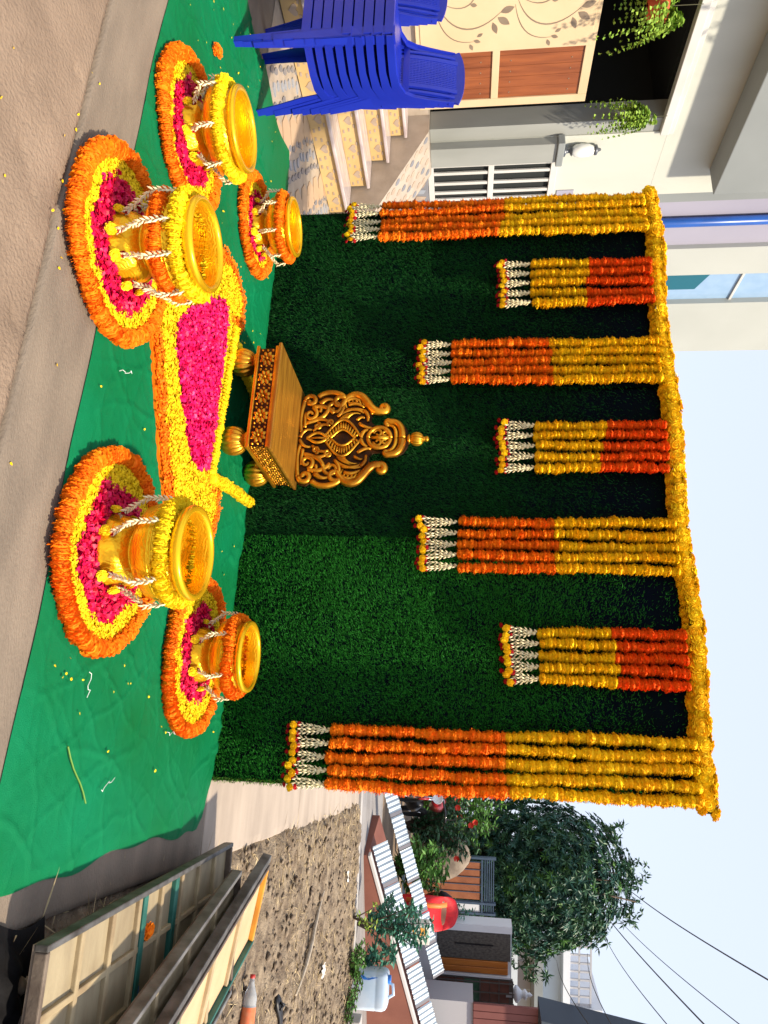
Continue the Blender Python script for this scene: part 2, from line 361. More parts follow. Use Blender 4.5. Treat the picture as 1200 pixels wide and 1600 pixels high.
def marigold_mesh(name, seed, flat=1.0, cr=1.0, pw=.24, rows=((-.35,13,.95),(.0,14,1.0),(.35,13,.92),(.75,10,.74),(1.15,6,.45))):
    """one flower head, radius 1, axis +Z: a core and rows of ruffled petals"""
    r = random.Random(seed); mb = MB()
    core=[(.02,-.45),(.55,-.40),(.74,-.1),(.62,.28),(.30,.52),(.02,.58)]
    mb.lathe([(a*cr,b*flat*cr) for a,b in core],9,rfun=lambda a,j:r.uniform(.93,1.07))
    for el,npet,rr in rows:
        o = r.uniform(0,6.28)
        for k in range(npet):
            a = o+2*math.pi*k/npet+r.uniform(-.15,.15); e = el+r.uniform(-.12,.12); q = rr*r.uniform(.84,1.1)
            d = Vector((math.cos(a)*math.cos(e*.75),math.sin(a)*math.cos(e*.75),math.sin(e*.9)))
            s = Vector((-math.sin(a),math.cos(a),0)); w = pw*r.uniform(.8,1.25)
            b0 = d*.45; t = Vector((math.cos(a),math.sin(a),0))*q*math.cos(e*.8)+Vector((0,0,.62*math.sin(e)*rr**.2+.08)); m_ = (b0+t)/2+Vector((0,0,.06))
            P=[b0-s*w*.5,b0+s*w*.5,t+s*w+Vector((0,0,r.uniform(-.08,.08))),t-s*w+Vector((0,0,r.uniform(-.08,.08)))]
            tip=t*1.1+Vector((0,0,r.uniform(-.1,.05)))
            P=[Vector((p.x,p.y,p.z*flat)) for p in P]+[Vector((tip.x,tip.y,tip.z*flat))]
            mb.add(P,[(0,1,2,3),(3,2,4)])
    return mesh_from(name,mb.V,mb.F)
_fm={}
def fmesh(kind,m):
    """flower meshes are shared: three variants per colour"""
    k=(kind,m)
    if k not in _fm:
        L=[]
        for s in range(3):
            if kind=='disc': me=marigold_mesh('marigold_disc',s+1,flat=.85,cr=1.16,pw=.19,rows=((-.62,14,.90),(-.25,17,.98),(.12,17,1.0),(.5,14,.92),(.95,9,.6)))
            else: me=marigold_mesh('marigold_head',s+11)
            me.materials.append(MATS[m]); L.append(me)
        _fm[k]=L
    return rnd.choice(_fm[k])
def flower(name,kind,m,parent,p,axis,size):
    """p in world coordinates"""
    q=Vector(p)-org(parent)
    return put(name,fmesh(kind,m),None,parent,q,quat_z_to(axis,rnd.uniform(0,6.28)),size)
def jasmine(mb,P,size=.011,step=.0085):
    """a string of jasmine buds in a herringbone along the path P"""
    P=[Vector(p) for p in P]; acc=0; side=0
    for i in range(len(P)-1):
        a,b=P[i],P[i+1]; L=(b-a).length; t=acc; d=(b-a).normalized()
        ref=Vector((0,-1,0)) if abs(d.y)<.9 else Vector((1,0,0))
        s=d.cross(ref).normalized(); n_=s.cross(d)
        while t<L:
            c=a+d*t; ang=side*2.2+rnd.uniform(-.4,.4); side+=1
            w=(s*math.cos(ang)+n_*math.sin(ang)); dr=(d*.85+w*.65).normalized()
            u=dr.cross(Vector((.3,.5,.8))).normalized(); v=dr.cross(u); q=size*rnd.uniform(.85,1.15)
            base=c; mid=c+dr*q*.9; tip=c+dr*q*1.9; r0=q*.16; r1=q*.38
            V=[base+u*r0,base+v*r0,base-u*r0,base-v*r0,mid+u*r1,mid+v*r1,mid-u*r1,mid-v*r1,tip]
            mb.add(V,[(0,1,5,4),(1,2,6,5),(2,3,7,6),(3,0,4,7),(4,5,8),(5,6,8),(6,7,8),(7,4,8)])
            t+=step
        acc=t-L
    return mb

# ---------------------------------------------------------------- backdrop: frame, artificial grass mats
W_,H_=3.632,2.44
mat('black_iron',(.015,.015,.017),rough=.5,metal=.6)
mat('mat_backing',(.0010,.0040,.0050),(.0008,.0030,.0080),scale=3,rough=.95,spec=.08)  # navy-black puts the bluish shade of the backdrop's top into the backing
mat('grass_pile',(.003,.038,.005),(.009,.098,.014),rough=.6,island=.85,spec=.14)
mat('grass_pile_lit',(.012,.135,.010),(.030,.25,.024),rough=.6,island=.85,spec=.14)  # brighter copy of the pile: light caught by leaning blades painted into the colour
mat('grass_edge',(.06,.17,.02),(.16,.30,.04),rough=.5,island=.9,spec=.3)
mat('shade_navy',(.0015,.0035,.014),(.002,.005,.020),scale=5,rough=.9,spec=.15)  # navy colour imitates the bluish shade high on the backdrop
bd=thing('backdrop_wall','tall backdrop of dark green artificial grass mats on a frame behind the throne','backdrop',(W_/2,0.05,0))
fr=MB()
for x in (.04,1.25,2.42,3.59): fr.box((x-.02,.05,0),(x+.02,.09,2.43))
for z in (.06,1.2,2.41): fr.box((.02,.091,z-.02),(3.61,.131,z+.02))
for x in (.04,1.25,2.42,3.59): fr.tube([(x,.11,1.5),(x,.85,.02)],.018,8); fr.box((x-.02,.132,0),(x+.02,.9,.03))
obj('frame',fr,'black_iron',bd)
obj('shade_sheet',MB().grid(60,30,lambda u,v:(.012+u*3.608,.030+.004*math.sin(u*60)*(v),.01+v*2.42)),'shade_navy',bd,smooth=True)  # added sheet, coloured as shade behind the grass
def grass_mat(x0,x1,z0,z1,y,lean,pile,n,seed,skew=0.0,sparse_top=None):
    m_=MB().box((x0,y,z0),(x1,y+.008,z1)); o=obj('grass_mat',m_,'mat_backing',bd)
    r=np.random.default_rng(seed); X=r.uniform(x0,x1,n); Z=r.uniform(z0,z1,n)
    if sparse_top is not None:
        k=r.random(n) > np.clip((Z-sparse_top)/.75,0,1)*.93; X=X[k]; Z=Z[k]  # pile thins upward, baring the dark backing to imitate shade at the top
    n=len(X); cl=fbm(X*5,Z*5,seed)
    L=r.uniform(.012,.024,n)*(.75+.5*cl); th=r.normal(0,.75,n)
    fx=(fbm(X*2.2,Z*2.2,seed+5)-.5)*.9
    dx=lean[0]+fx*.6+.55*np.sin(th); dz=lean[1]+(fbm(X*2.2+9,Z*2.2,seed+6)-.5)*.7+.45*np.cos(th*1.3)*0+r.normal(0,.35,n); dy=-np.abs(r.normal(.55,.25,n))-.12
    D=np.stack([dx,dy,dz],1); D/=np.linalg.norm(D,axis=1,keepdims=True)
    B=np.stack([X,np.full(n,y),Z],1); S=np.cross(D,np.stack([r.normal(0,.5,n),-np.ones(n),r.normal(0,.5,n)],1)); S/=np.linalg.norm(S,axis=1,keepdims=True)
    w=r.uniform(.0012,.0023,n)[:,None]; bend=np.stack([np.zeros(n),np.zeros(n),-.25*L],1)
    V=np.stack([B-S*w,B+S*w,B+D*L[:,None]+bend],1).reshape(-1,3); F=np.arange(3*n).reshape(-1,3)
    p=obj('grass_pile',(V,F),pile,o); p['kind']='stuff'; return o
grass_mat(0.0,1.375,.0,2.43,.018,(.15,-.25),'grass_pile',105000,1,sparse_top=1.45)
grass_mat(1.36,2.335,.0,1.235,.012,(-.1,-.35),'grass_pile',42000,2)
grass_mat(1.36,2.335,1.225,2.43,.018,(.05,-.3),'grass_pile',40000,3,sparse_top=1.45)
grass_mat(2.315,3.632,.0,2.44,.0,(-.35,.30),'grass_pile_lit',125000,4,sparse_top=1.5)
# fringe of paler blades on the cut side edge
r_=np.random.default_rng(3); n=2600
B=np.stack([np.full(n,3.632)+r_.uniform(-.02,.002,n),r_.uniform(-.004,.01,n),r_.uniform(.0,2.43,n)],1)
D=np.stack([r_.uniform(.0,.8,n),-r_.uniform(.3,1,n),r_.normal(.0,.5,n)],1)
V,F=leaves(B,D,r_.uniform(.015,.03,n),.004); p=obj('grass_fringe',(V,F),'grass_edge',bd); p['kind']='stuff'
n=1500; B=np.stack([r_.uniform(.1,3.6,n),r_.uniform(-.004,.01,n),np.full(n,2.44)],1); D=np.stack([r_.normal(0,.5,n),r_.normal(-.3,.4,n),r_.uniform(.2,1,n)],1)
V,F=leaves(B,D,r_.uniform(.02,.05,n),.004); p=obj('grass_fringe',(V,F),'grass_pile_lit',bd); p['kind']='stuff'

# ---------------------------------------------------------------- yellow garland along the top rail
tg=thing('top_garland','thick yellow marigold garland running along the top edge of the backdrop','garland',(W_/2,0,H_))
obj('thread',MB().tube([(-.02,-.02,H_),(W_+.03,-.02,H_)],.012,6),'thread',tg)
k=0
for i in range(100):
    for j,(a0) in enumerate((2.5,1.15,-.2)):
        if k>=298: break
        x=-.035+(W_+.085)*(i+rnd.uniform(-.2,.2)+j*.33)/100; a=a0+rnd.uniform(-.25,.25); q=.031+rnd.uniform(-.006,.009)
        d=Vector((rnd.uniform(-.3,.3),-math.cos(a-1.15),math.sin(a-1.15)*1.0)).normalized()
        # a0: three rows seen from the front: upper, middle, lower
        c=Vector((x,-.015,H_+.004+.012*math.sin(x*5)))+d*q
        flower('marigold','head','marigold_yellow',tg,c,d,.035*rnd.uniform(.85,1.2)); k+=1

# ---------------------------------------------------------------- hanging flower curtains (five strands each)
CURT=[ # x left, x right, z of the flowers' lower end, z of the colour change, z of the end row, kind
 (.010,.300,.720,1.507,.505,'L','hanging curtain of orange then yellow marigold strands at the end nearest the blue chairs'),
 (.515,.840,1.68,2.024,1.49,'S','short hanging marigold curtain, yellow below red, second from the blue chairs'),
 (1.085,1.365,1.20,1.785,1.01,'L','medium marigold curtain, orange below yellow, hanging just left of the throne finial'),
 (1.630,1.930,1.68,2.051,1.49,'S','short marigold curtain, yellow below red, hanging above the throne'),
 (2.220,2.510,1.243,1.766,1.045,'L','medium marigold curtain, orange below yellow, hanging right of the throne'),
 (2.815,3.090,1.675,2.05,1.50,'S','short marigold curtain, yellow below red, beside the longest curtain'),
 (3.345,3.645,.615,1.503,.425,'X','longest marigold curtain, orange below yellow, at the tree end of the backdrop')]
for ci,(xa,xb,zb,zm,zd,kd,lab) in enumerate(CURT):
    t=thing('flower_curtain',lab,'garland',((xa+xb)/2,-.05,zd),'hanging marigold curtains on the backdrop')
    pitch=max(.0203,(2.40-zb)/59.5)
    nmax=0
    for s in range(5):
        x=xa+(xb-xa)*(s+.0)/4*.86+.02; lean=rnd.uniform(-.006,.006)+(.0 if ci<6 else -.02)
        top=2.40; y0=-.062+rnd.uniform(-.006,.006); zbot=zb+rnd.uniform(-.008,.008); zmm=zm+rnd.uniform(-.012,.012)
        if ci in (1,3): zmm += (2-s)*.008
        st=obj('strand',MB().tube([(x+lean,y0,top),(x,y0,zbot-.01)],.004,5),'thread',t)
        nf=int((top-zbot)/pitch)
        for i in range(nf):
            f=(i+.5)/nf; z=zbot+(top-zbot)*f
            low=z<zmm
            m=('marigold_orange' if low else 'marigold_yellow') if kd in 'LX' else ('marigold_yellow' if low else 'marigold_deep')
            wob=.005*math.sin(z*6+s*2+ci)+.002*math.sin(z*23+s)
            sz=.0300*rnd.uniform(.84,1.17)*(1.06 if kd=='X' else 1.0)
            p=(x+lean*f+wob+rnd.uniform(-.003,.003),y0+rnd.uniform(-.004,.004),z+rnd.uniform(-.003,.003))
            flower('marigold','disc',m,st,p,(rnd.uniform(-.2,.2),rnd.uniform(-.3,.1),-1),(sz,sz,sz*pitch/.0205*rnd.uniform(.9,1.1)))
        # jasmine tassel: three bud strings fanning out, each ending in a row of flowers
        jm=MB(); ends=[]
        for k in (-1,0,1):
            ex=x+k*.021+rnd.uniform(-.004,.004); ez=zd+.03+rnd.uniform(-.01,.01)
            jasmine(jm,[(x,y0,zbot-.004),(x+(ex-x)*.6,y0-.004,(zbot+ez)/2),(ex,y0-.002,ez)],size=.0125); ends.append((ex,ez))
        obj('jasmine_tassel',jm,'jasmine',t)
        for k,(ex,ez) in enumerate(ends[::2]):
            zz=ez-.022+rnd.uniform(-.014,.012)
            flower('end_flower','head','marigold_yellow',t,(ex+.006*(1-k),y0-.012,zz),(rnd.uniform(-.5,.5),-1,rnd.uniform(-.4,.1)),.019)
            for q in range(2): flower('end_bud','head','rose_red',t,(ex+rnd.uniform(-.014,.014),y0-.004,zz+(-.026 if q else .022)+rnd.uniform(-.005,.005)),(rnd.uniform(-.5,.5),-.6,-1 if q else 1),.0135)
# ================================================================ brass bowls, flower carpets, garlands on the bowls
def gold_mat(name,c1,c2,rough,pat,pscale,strength,nscale=3,metal=1.0):
    m=mat(name,c1,c2,scale=nscale,rough=rough,metal=metal,lo=.3,hi=.7)
    n=m.node_tree.nodes; l=m.node_tree.links; b=n['Principled BSDF']; tc=n.new('ShaderNodeTexCoord')
    if pat=='engraved':
        v=n.new('ShaderNodeTexVoronoi'); v.feature='DISTANCE_TO_EDGE'; v.inputs['Scale'].default_value=pscale; l.new(tc.outputs['Object'],v.inputs['Vector'])
        w=n.new('ShaderNodeTexWave'); w.wave_type='RINGS'; w.inputs['Scale'].default_value=pscale*.7; w.inputs['Distortion'].default_value=9; w.inputs['Detail'].default_value=2; l.new(tc.outputs['Object'],w.inputs['Vector'])
        mx=n.new('ShaderNodeMix'); mx.inputs[0].default_value=.5; l.new(v.outputs['Distance'],mx.inputs[2]); l.new(w.outputs['Fac'],mx.inputs[3]); h=mx.outputs[0]
    else:
        v=n.new('ShaderNodeTexNoise'); v.inputs['Scale'].default_value=pscale; v.inputs['Detail'].default_value=4; l.new(tc.outputs['Object'],v.inputs['Vector']); h=v.outputs['Fac']
    bp=n.new('ShaderNodeBump'); bp.inputs['Strength'].default_value=strength; bp.inputs['Distance'].default_value=.004; l.new(h,bp.inputs['Height']); l.new(bp.outputs[0],b.inputs['Normal'])
    return m
gold_mat('pot_gold',(1.0,.58,.012),(.96,.48,.010),.30,'engraved',44,.38,metal=.68)
gold_mat('pot_gold_smooth',(1.0,.62,.015),(.97,.52,.012),.26,'noise',18,.22,metal=.68)
def polyring(poly,d): return poly
def bed(name,parent,m,poly,n,size,z0,dome,test=None,base=True,seed=0,tilt=.32):
    """loose petals heaped inside a polygon: a shallow mound closely strewn with petals"""
    P=np.array(poly); x0,y0=P.min(0); x1,y1=P.max(0)
    r=np.random.default_rng(seed); X=r.uniform(x0,x1,n*3); Y=r.uniform(y0,y1,n*3)
    jx=(vnoise(X*28,Y*28,3)-.5)*.03+r.normal(0,.006,n*3); jy=(vnoise(X*28,Y*28,9)-.5)*.03+r.normal(0,.006,n*3)
    k=inpoly(X+jx,Y+jy,poly)
    if test is not None: k&=test(X+jx,Y+jy)
    X=X[k][:n]; Y=Y[k][:n]
    Z=z0+dome*(.4+.6*vnoise(X*18,Y*18,seed))+r.uniform(0,.006,len(X))
    V,F=petals(np.stack([X,Y,Z],1),size,tilt)
    o=obj(name,(V,F),m,parent); o['kind']='stuff'; return o
def circ(cx,cy,rx,ry=None,n=40,wob=0,seed=0):
    ry=ry or rx
    return [(cx+rx*math.cos(a)*(1+wob*math.sin(3*a+seed)),cy+ry*math.sin(a)*(1+wob*math.sin(5*a+seed))) for a in (2*math.pi*k/n for k in range(n))]
def mound(parent,m,poly,z,name='petal_base'):
    mb=MB(); mb.prism(poly,'z',.004,z); return obj(name,mb,m,parent)
RANG=[ # cx,cy, outer r (x,y), red r, rows, label
 ('A',1.775,-1.785,.362,.345,.238,'orange, yellow and red flower carpet at the road edge, half off the green cloth',1),
 ('B',2.835,-1.47,.372,.355,.240,'orange, yellow and red flower carpet nearest the leaning frames, under the front bowl',2),
 ('C',.860,-1.435,.35,.345,.232,'orange, yellow and red flower carpet nearest the blue chairs',3),
 ('D',.535,-.49,.305,.300,.195,'small flower carpet tucked against the backdrop near the blue chairs',4),
 ('E',3.065,-.525,.38,.355,.225,'orange, yellow and red flower carpet against the backdrop at the longest curtain',5)]
for nm,cx,cy,rx,ry,rr,lab,sd in RANG:
    t=thing('flower_carpet',lab,'flower carpet',(cx,cy,.012),'round flower carpets')
    fr_=.030
    per=math.pi*(3*(rx+ry)-math.sqrt((3*rx+ry)*(rx+3*ry)))*(1-fr_/((rx+ry)/2)); nf=int(per/.0205)
    for i in range(nf):
        a=2*math.pi*i/nf; wx=(rx-fr_)*(1+.012*math.sin(4*a+sd)); wy=(ry-fr_)*(1+.012*math.sin(5*a+sd))
        p=(cx+wx*math.cos(a)+rnd.uniform(-.004,.004),cy+wy*math.sin(a)+rnd.uniform(-.004,.004),.012+.027+rnd.uniform(-.003,.003))
        tan=(-wx*math.sin(a)+rnd.uniform(-.06,.06),wy*math.cos(a)+rnd.uniform(-.06,.06),rnd.uniform(-.08,.08))
        flower('marigold','disc','marigold_orange',t,p,tan,.0315*rnd.uniform(.92,1.1))
    outer=circ(cx,cy,rx-.045,ry-.045,48); inner=circ(cx,cy,rr,rr*.9,48,.05,sd)
    mb=MB(); mb.prism(outer,'z',.006,.024); obj('petal_base',mb,'petal_yellow',t)
    bed('yellow_petals',t,'petal_yellow',outer,int(12000*(rx*ry)/.12),.0115,.024,.012,lambda X,Y:~inpoly(X,Y,inner),seed=sd)
    bed('red_petals',t,'petal_red',inner,int(5000*(rx*ry)/.12),.018,.024,.014,seed=sd+20,tilt=.5)
    mb=MB(); mb.prism(circ(cx,cy,rr*.97,rr*.87,48,.05,sd),'z',.0241,.028); obj('petal_base',mb,'petal_red',t)
# ---------------------------------------------------------------- the fan-shaped carpet before the throne
OUT=[(1.80,-1.52),(2.09,-1.345),(2.32,-1.225),(2.50,-1.09),(2.61,-.95),(2.62,-.76),(2.54,-.55),(2.36,-.45),(2.19,-.50),(2.19,-.66),(1.36,-.63),(1.24,-.46),(1.07,-.49),(.985,-.66),(1.01,-.85),(1.2,-1.12),(1.5,-1.39)]
PNK=[(1.77,-1.28),(1.86,-1.235),(1.99,-1.145),(2.13,-1.035),(2.235,-.925),(2.24,-.81),(2.19,-.725),(2.0,-.705),(1.58,-.715),(1.38,-.72),(1.30,-.80),(1.36,-.90),(1.51,-1.085),(1.68,-1.225)]
t=thing('throne_carpet','fan-shaped carpet of orange, yellow and pink petals in front of the throne','flower carpet',(1.75,-.95,.012))
mb=MB(); mb.prism(OUT,'z',.006,.022); obj('petal_base',mb,'petal_orange',t)
bd_=.088
bed('orange_petals',t,'petal_orange',OUT,10000,.0115,.021,.012,lambda X,Y:(edged(X,Y,OUT)<bd_+(vnoise(X*30,Y*30,2)-.5)*.03)&~((Y>-.70)&(X>1.3)&(X<2.22)),seed=31)
bed('yellow_petals',t,'petal_yellow',OUT,19000,.0115,.022,.012,lambda X,Y:((edged(X,Y,OUT)>bd_-.012)|((Y>-.70)&(X>1.3)&(X<2.25)))&~inpoly(X,Y,PNK),seed=32)
bed('pink_petals',t,'petal_pink',PNK,10000,.0165,.024,.016,seed=33,tilt=.5)
mb=MB(); mb.prism(PNK,'z',.0221,.027); obj('petal_base',mb,'petal_pink',t)
def chain(name,label,P,m,size,pitch,z=.03,kind='disc',group=None):
    P=[Vector(p) for p in P]; t=thing(name,label,'garland',(P[0].x,P[0].y,P[0].z),group)
    obj('thread',MB().tube(P,.003,5),'thread',t)
    for i in range(len(P)-1):
        d=P[i+1]-P[i]; nf=max(1,int(d.length/pitch))
        for k in range(nf):
            p=P[i]+d*((k+.5)/nf)+Vector((rnd.uniform(-.003,.003),rnd.uniform(-.003,.003),rnd.uniform(-.003,.003)))
            flower('marigold',kind,m,t,p,(d.x+rnd.uniform(-.15,.15)*d.length,d.y+rnd.uniform(-.15,.15)*d.length,d.z),size*rnd.uniform(.9,1.12))
    return t
chain('ground_garland','thin yellow marigold string along the back edge of the pink petals',[(1.33,-.615,.045),(1.6,-.635,.045),(1.9,-.655,.045),(2.21,-.68,.045)],'marigold_lemon',.025,.021)
chain('ground_garland','thick yellow garland running to the rear foot of the throne by the bright mat',[(2.23,-.66,.048),(2.17,-.4,.04),(2.12,-.03,.04)],'marigold_lemon',.030,.022)
chain('ground_garland','yellow garland running under the throne behind its far front foot',[(1.40,-.57,.046),(1.46,-.42,.04),(1.50,-.10,.04)],'marigold_lemon',.028,.022)

# ---------------------------------------------------------------- bowls
def bowl(cx,cy,h,R,label,gl):
    k=h/.32; q=R/.158
    t=thing('brass_bowl',label,'bowl',(cx,cy,.030),'gold bowls standing on the flower carpets'); z0=.030
    P=lambda L:[(r*q,z*k) for r,z in L]
    ft=MB(); ft.lathe(P([(.02,.002),(.134,.0),(.141,.010),(.137,.022),(.133,.030),(.126,.058),(.108,.084),(.084,.098)]),64,(cx,cy,z0),rfun=lambda a,j:1+(.025*math.sin(a*16) if 3<=j<=6 else 0))
    obj('foot',ft,'pot_gold',t,smooth=True)
    ws=MB(); ws.lathe(P([(.084,.098),(.079,.103),(.087,.108),(.087,.114),(.080,.118)]),48,(cx,cy,z0)); obj('collar',ws,'pot_gold_smooth',t,smooth=True)
    bw=MB(); bw.lathe(P([(.078,.116),(.112,.121),(.148,.138),(.172,.160),(.181,.190),(.180,.215),(.172,.240),(.158,.262),(.152,.272)]),64,(cx,cy,z0))
    obj('body',bw,'pot_gold',t,smooth=True)
    inn=MB(); inn.lathe(P([(.150,.312),(.146,.290),(.147,.262),(.160,.225),(.160,.180),(.13,.150),(.07,.132),(.002,.130)]),64,(cx,cy,z0)); obj('inside',inn,'pot_gold',t,smooth=True)
    rm=MB(); rm.lathe(P([(.151,.270),(.158,.278),(.168,.284),(.174,.294),(.176,.308),(.172,.318),(.163,.3215),(.153,.3185),(.149,.311),(.148,.30)]),64,(cx,cy,z0)); obj('rim',rm,'pot_gold_smooth',t,smooth=True)
    for j in range(2):
        zz=(.207+.012*j)*k; b=MB(); b.lathe([(.180*q,zz-.003),(.184*q,zz),(.180*q,zz+.003)],64,(cx,cy,z0)); obj('band',b,'pot_gold_smooth',t,smooth=True)
    # garlands wound round the shoulder, jasmine strings hanging to the foot
    for gi,(m,zz,rr,fs,lab,strings) in enumerate(gl):
        z=z0+zz*k; r=rr*q; g=thing('bowl_garland',lab,'garland',(cx,cy,z),'garlands on the gold bowls')
        nf=int(2*math.pi*r/.0225)
        obj('thread',MB().tube([(cx+r*.97*math.cos(6.2832*i/24),cy+r*.97*math.sin(6.2832*i/24),z) for i in range(25)],.003,5),'thread',g)
        for i in range(nf):
            a=2*math.pi*i/nf
            flower('marigold','disc',m,g,(cx+r*math.cos(a),cy+r*math.sin(a),z+.006*math.sin(a*3)+rnd.uniform(-.003,.003)),(-math.sin(a)+rnd.uniform(-.1,.1),math.cos(a),rnd.uniform(-.1,.1)),fs*rnd.uniform(.92,1.1))
        for i in range(strings):
            a=2*math.pi*(i+.35)/strings+rnd.uniform(-.15,.15)-.3
            r0=r+fs*.8; r1=(.136 if rnd.random()<.5 else .150)*q
            P_=[(cx+r0*math.cos(a),cy+r0*math.sin(a),z-.005),(cx+(r0+.006)*math.cos(a+.03),cy+(r0+.006)*math.sin(a+.03),z-.09*k),(cx+r1*math.cos(a+.06),cy+r1*math.sin(a+.06),z0+.055)]
            js=obj('jasmine_string',jasmine(MB(),P_,size=.0122,step=.0056),'jasmine',g)
            ex,ey=P_[2][0],P_[2][1]
            flower('end_flower','head','marigold_lemon',js,(ex+.012*math.cos(a),ey+.012*math.sin(a),z0+.036),(math.cos(a),math.sin(a),.35),.021)
            flower('end_bud','head','rose_red',js,(ex,ey,z0+.058),(math.cos(a),math.sin(a),.4),.012)
    return t
YL='marigold_lemon'; OR='marigold_orange'
bowl(1.775,-1.775,.325,.150,'large gold bowl at the road edge wearing an orange and a yellow garland',
     [(OR,.195,.178,.027,'orange marigold garland round the belly of the bowl at the road edge',0),(YL,.262,.176,.031,'yellow garland with jasmine strings on the bowl at the road edge',9)])
bowl(2.835,-1.455,.318,.152,'large gold bowl with one yellow garland, nearest the leaning frames',[(YL,.250,.176,.029,'yellow garland with jasmine strings on the bowl nearest the leaning frames',7)])
bowl(.845,-1.43,.255,.162,'wide gold bowl with a yellow garland, nearest the blue chairs',[(YL,.236,.186,.028,'yellow garland with jasmine strings on the bowl nearest the blue chairs',7)])
bowl(.545,-.475,.245,.152,'small gold bowl with an orange garland near the blue chairs and backdrop',[(OR,.240,.182,.029,'orange garland with jasmine strings on the small bowl near the blue chairs',8)])
bowl(3.065,-.50,.262,.150,'small gold bowl with an orange garland against the bright grass mat',[(OR,.240,.180,.029,'orange garland with jasmine strings on the bowl against the bright grass mat',6)])

# ---------------------------------------------------------------- fallen petals and threads
def scatter(name,label,n,boxes,m,size,z):
    X=[];Y=[];Z=[]
    for (x0,x1,y0,y1,k,zz) in boxes: X.append(rng.uniform(x0,x1,k)); Y.append(rng.uniform(y0,y1,k)); Z.append(np.full(k,zz))
    X=np.concatenate(X);Y=np.concatenate(Y);Z=np.concatenate(Z)
    o=obj(name,petals(np.stack([X,Y,Z],1),size,.3),m); tag(o,label,'petals',kind='stuff')
scatter('fallen_petals','yellow petals fallen on the green cloth and the road',0,[(.3,3.6,-1.75,-.1,110,.022),(2.7,3.3,-1.7,-.8,40,.022),(-.5,.5,-1.7,-.3,60,.022),(.3,3.4,-2.9,-1.85,22,.003),(1.3,2.2,-2.15,-2.05,12,.003)],'petal_yellow',.010,0)
mat('white_thread',(.8,.8,.76),rough=.7)
for k,(x,y,tl) in enumerate(((3.60,-1.15,'white thread on the green cloth beside the platform frames'),(3.42,-.62,'curled white thread on the green cloth nearest the longest curtain'),(3.25,-1.45,'white thread on the green cloth beside the yellow green stem'),(2.2,-1.62,'white thread on the green cloth between the two front flower carpets'))):
    a=rnd.uniform(0,6.28); P=[]
    for i in range(9): P.append((x+.012*i*math.cos(a)+.01*math.sin(i*1.3+k),y+.012*i*math.sin(a)+.01*math.cos(i*1.7+k),.026))
    tag(obj('loose_thread',MB().tube(P,.0013,4),'white_thread'),tl,'thread')
flower_o=put('fallen_marigold',fmesh('head','marigold_orange'),None,None,(.20,-1.33,.034),(0.3,0,0),.034); tag(flower_o,'single orange marigold fallen on the green cloth near the blue chairs','flower')
P=[(3.50+.03*i+.008*math.sin(i),-1.5+.03*i,.024) for i in range(7)]
tag(obj('stem',MB().tube(P,.003,5),'grass_edge'),'bent yellow green stem on the green cloth','stem')
jb=MB(); jasmine(jb,[(1.42,-2.62,.012),(1.47,-2.60,.012)],size=.02,step=.03); tag(obj('jasmine_bud',jb,'jasmine'),'cream jasmine bud lying on the bare road','flower bud')
# ================================================================ carved gold throne
gold_mat('throne_gold',(.92,.42,.028),(.36,.13,.011),.32,'noise',26,.25,nscale=9,metal=.85)
gold_mat('throne_bright',(.98,.52,.035),(.50,.20,.014),.32,'noise',40,.2,nscale=7,metal=.85)
mat('throne_dark',(.022,.008,.003),(.07,.026,.006),scale=16,rough=.42,metal=.6,bump=.3)
mat('seat_wood',(.56,.28,.03),(.27,.11,.014),scale=4,rough=.38,metal=.55,bump=.25,bscale=12,stretch=(1,8,1),lo=.25,hi=.7)
X0,X1,Y0,Y1=1.435,2.030,-.600,-.030; ZB,ZT=.170,.300
TC=(1.735,-.31,.012)
t=thing('throne','carved antique gold throne with pumpkin feet and scrollwork back','throne',TC)
def pumpkin(cx,cy,cz,r,h,nl=14,name='foot',m='throne_bright',parent=t):
    prof=[]
    for j in range(13):
        a=-math.pi/2+math.pi*j/12; prof.append((max(.004,r*math.cos(a)**.8 if math.cos(a)>0 else .004),h*math.sin(a)))
    mb=MB(); mb.lathe(prof,84,(cx,cy,cz),rfun=lambda a,j:1-.11*abs(math.cos(a*nl/2))**6)
    return obj(name,mb,m,parent,smooth=True)
for fx,fy in ((1.50,-.535),(1.965,-.535),(1.50,-.095),(1.965,-.095)):
    pumpkin(fx,fy,.083,.078,.072)
    nk=MB(); nk.lathe([(.03,.145),(.045,.152),(.05,.160),(.042,.17)],24,(fx,fy,0)); obj('foot_neck',nk,'throne_bright',t,smooth=True)
bx=MB().box((X0+.012,Y0+.012,ZB+.008),(X1-.012,Y1-.01,ZT-.02)); obj('seat_box',bx,'throne_dark',t)
for z0,z1 in ((ZB,ZB+.018),(ZT-.026,ZT-.008)):
    for (a,b,c,d) in ((X0,X1,Y0,Y0+.016),(X0,X1,Y1-.016,Y1),(X0,X0+.016,Y0+.0161,Y1-.0161),(X1-.016,X1,Y0+.0161,Y1-.0161)):
        obj('moulding',MB().box((a,c,z0),(b,d,z1)),'throne_bright',t,bevel=.004)
obj('seat_top',MB().box((X0-.012,Y0-.012,ZT-.0079),(X1+.012,Y1,ZT+.010)),'seat_wood',t,bevel=.005)
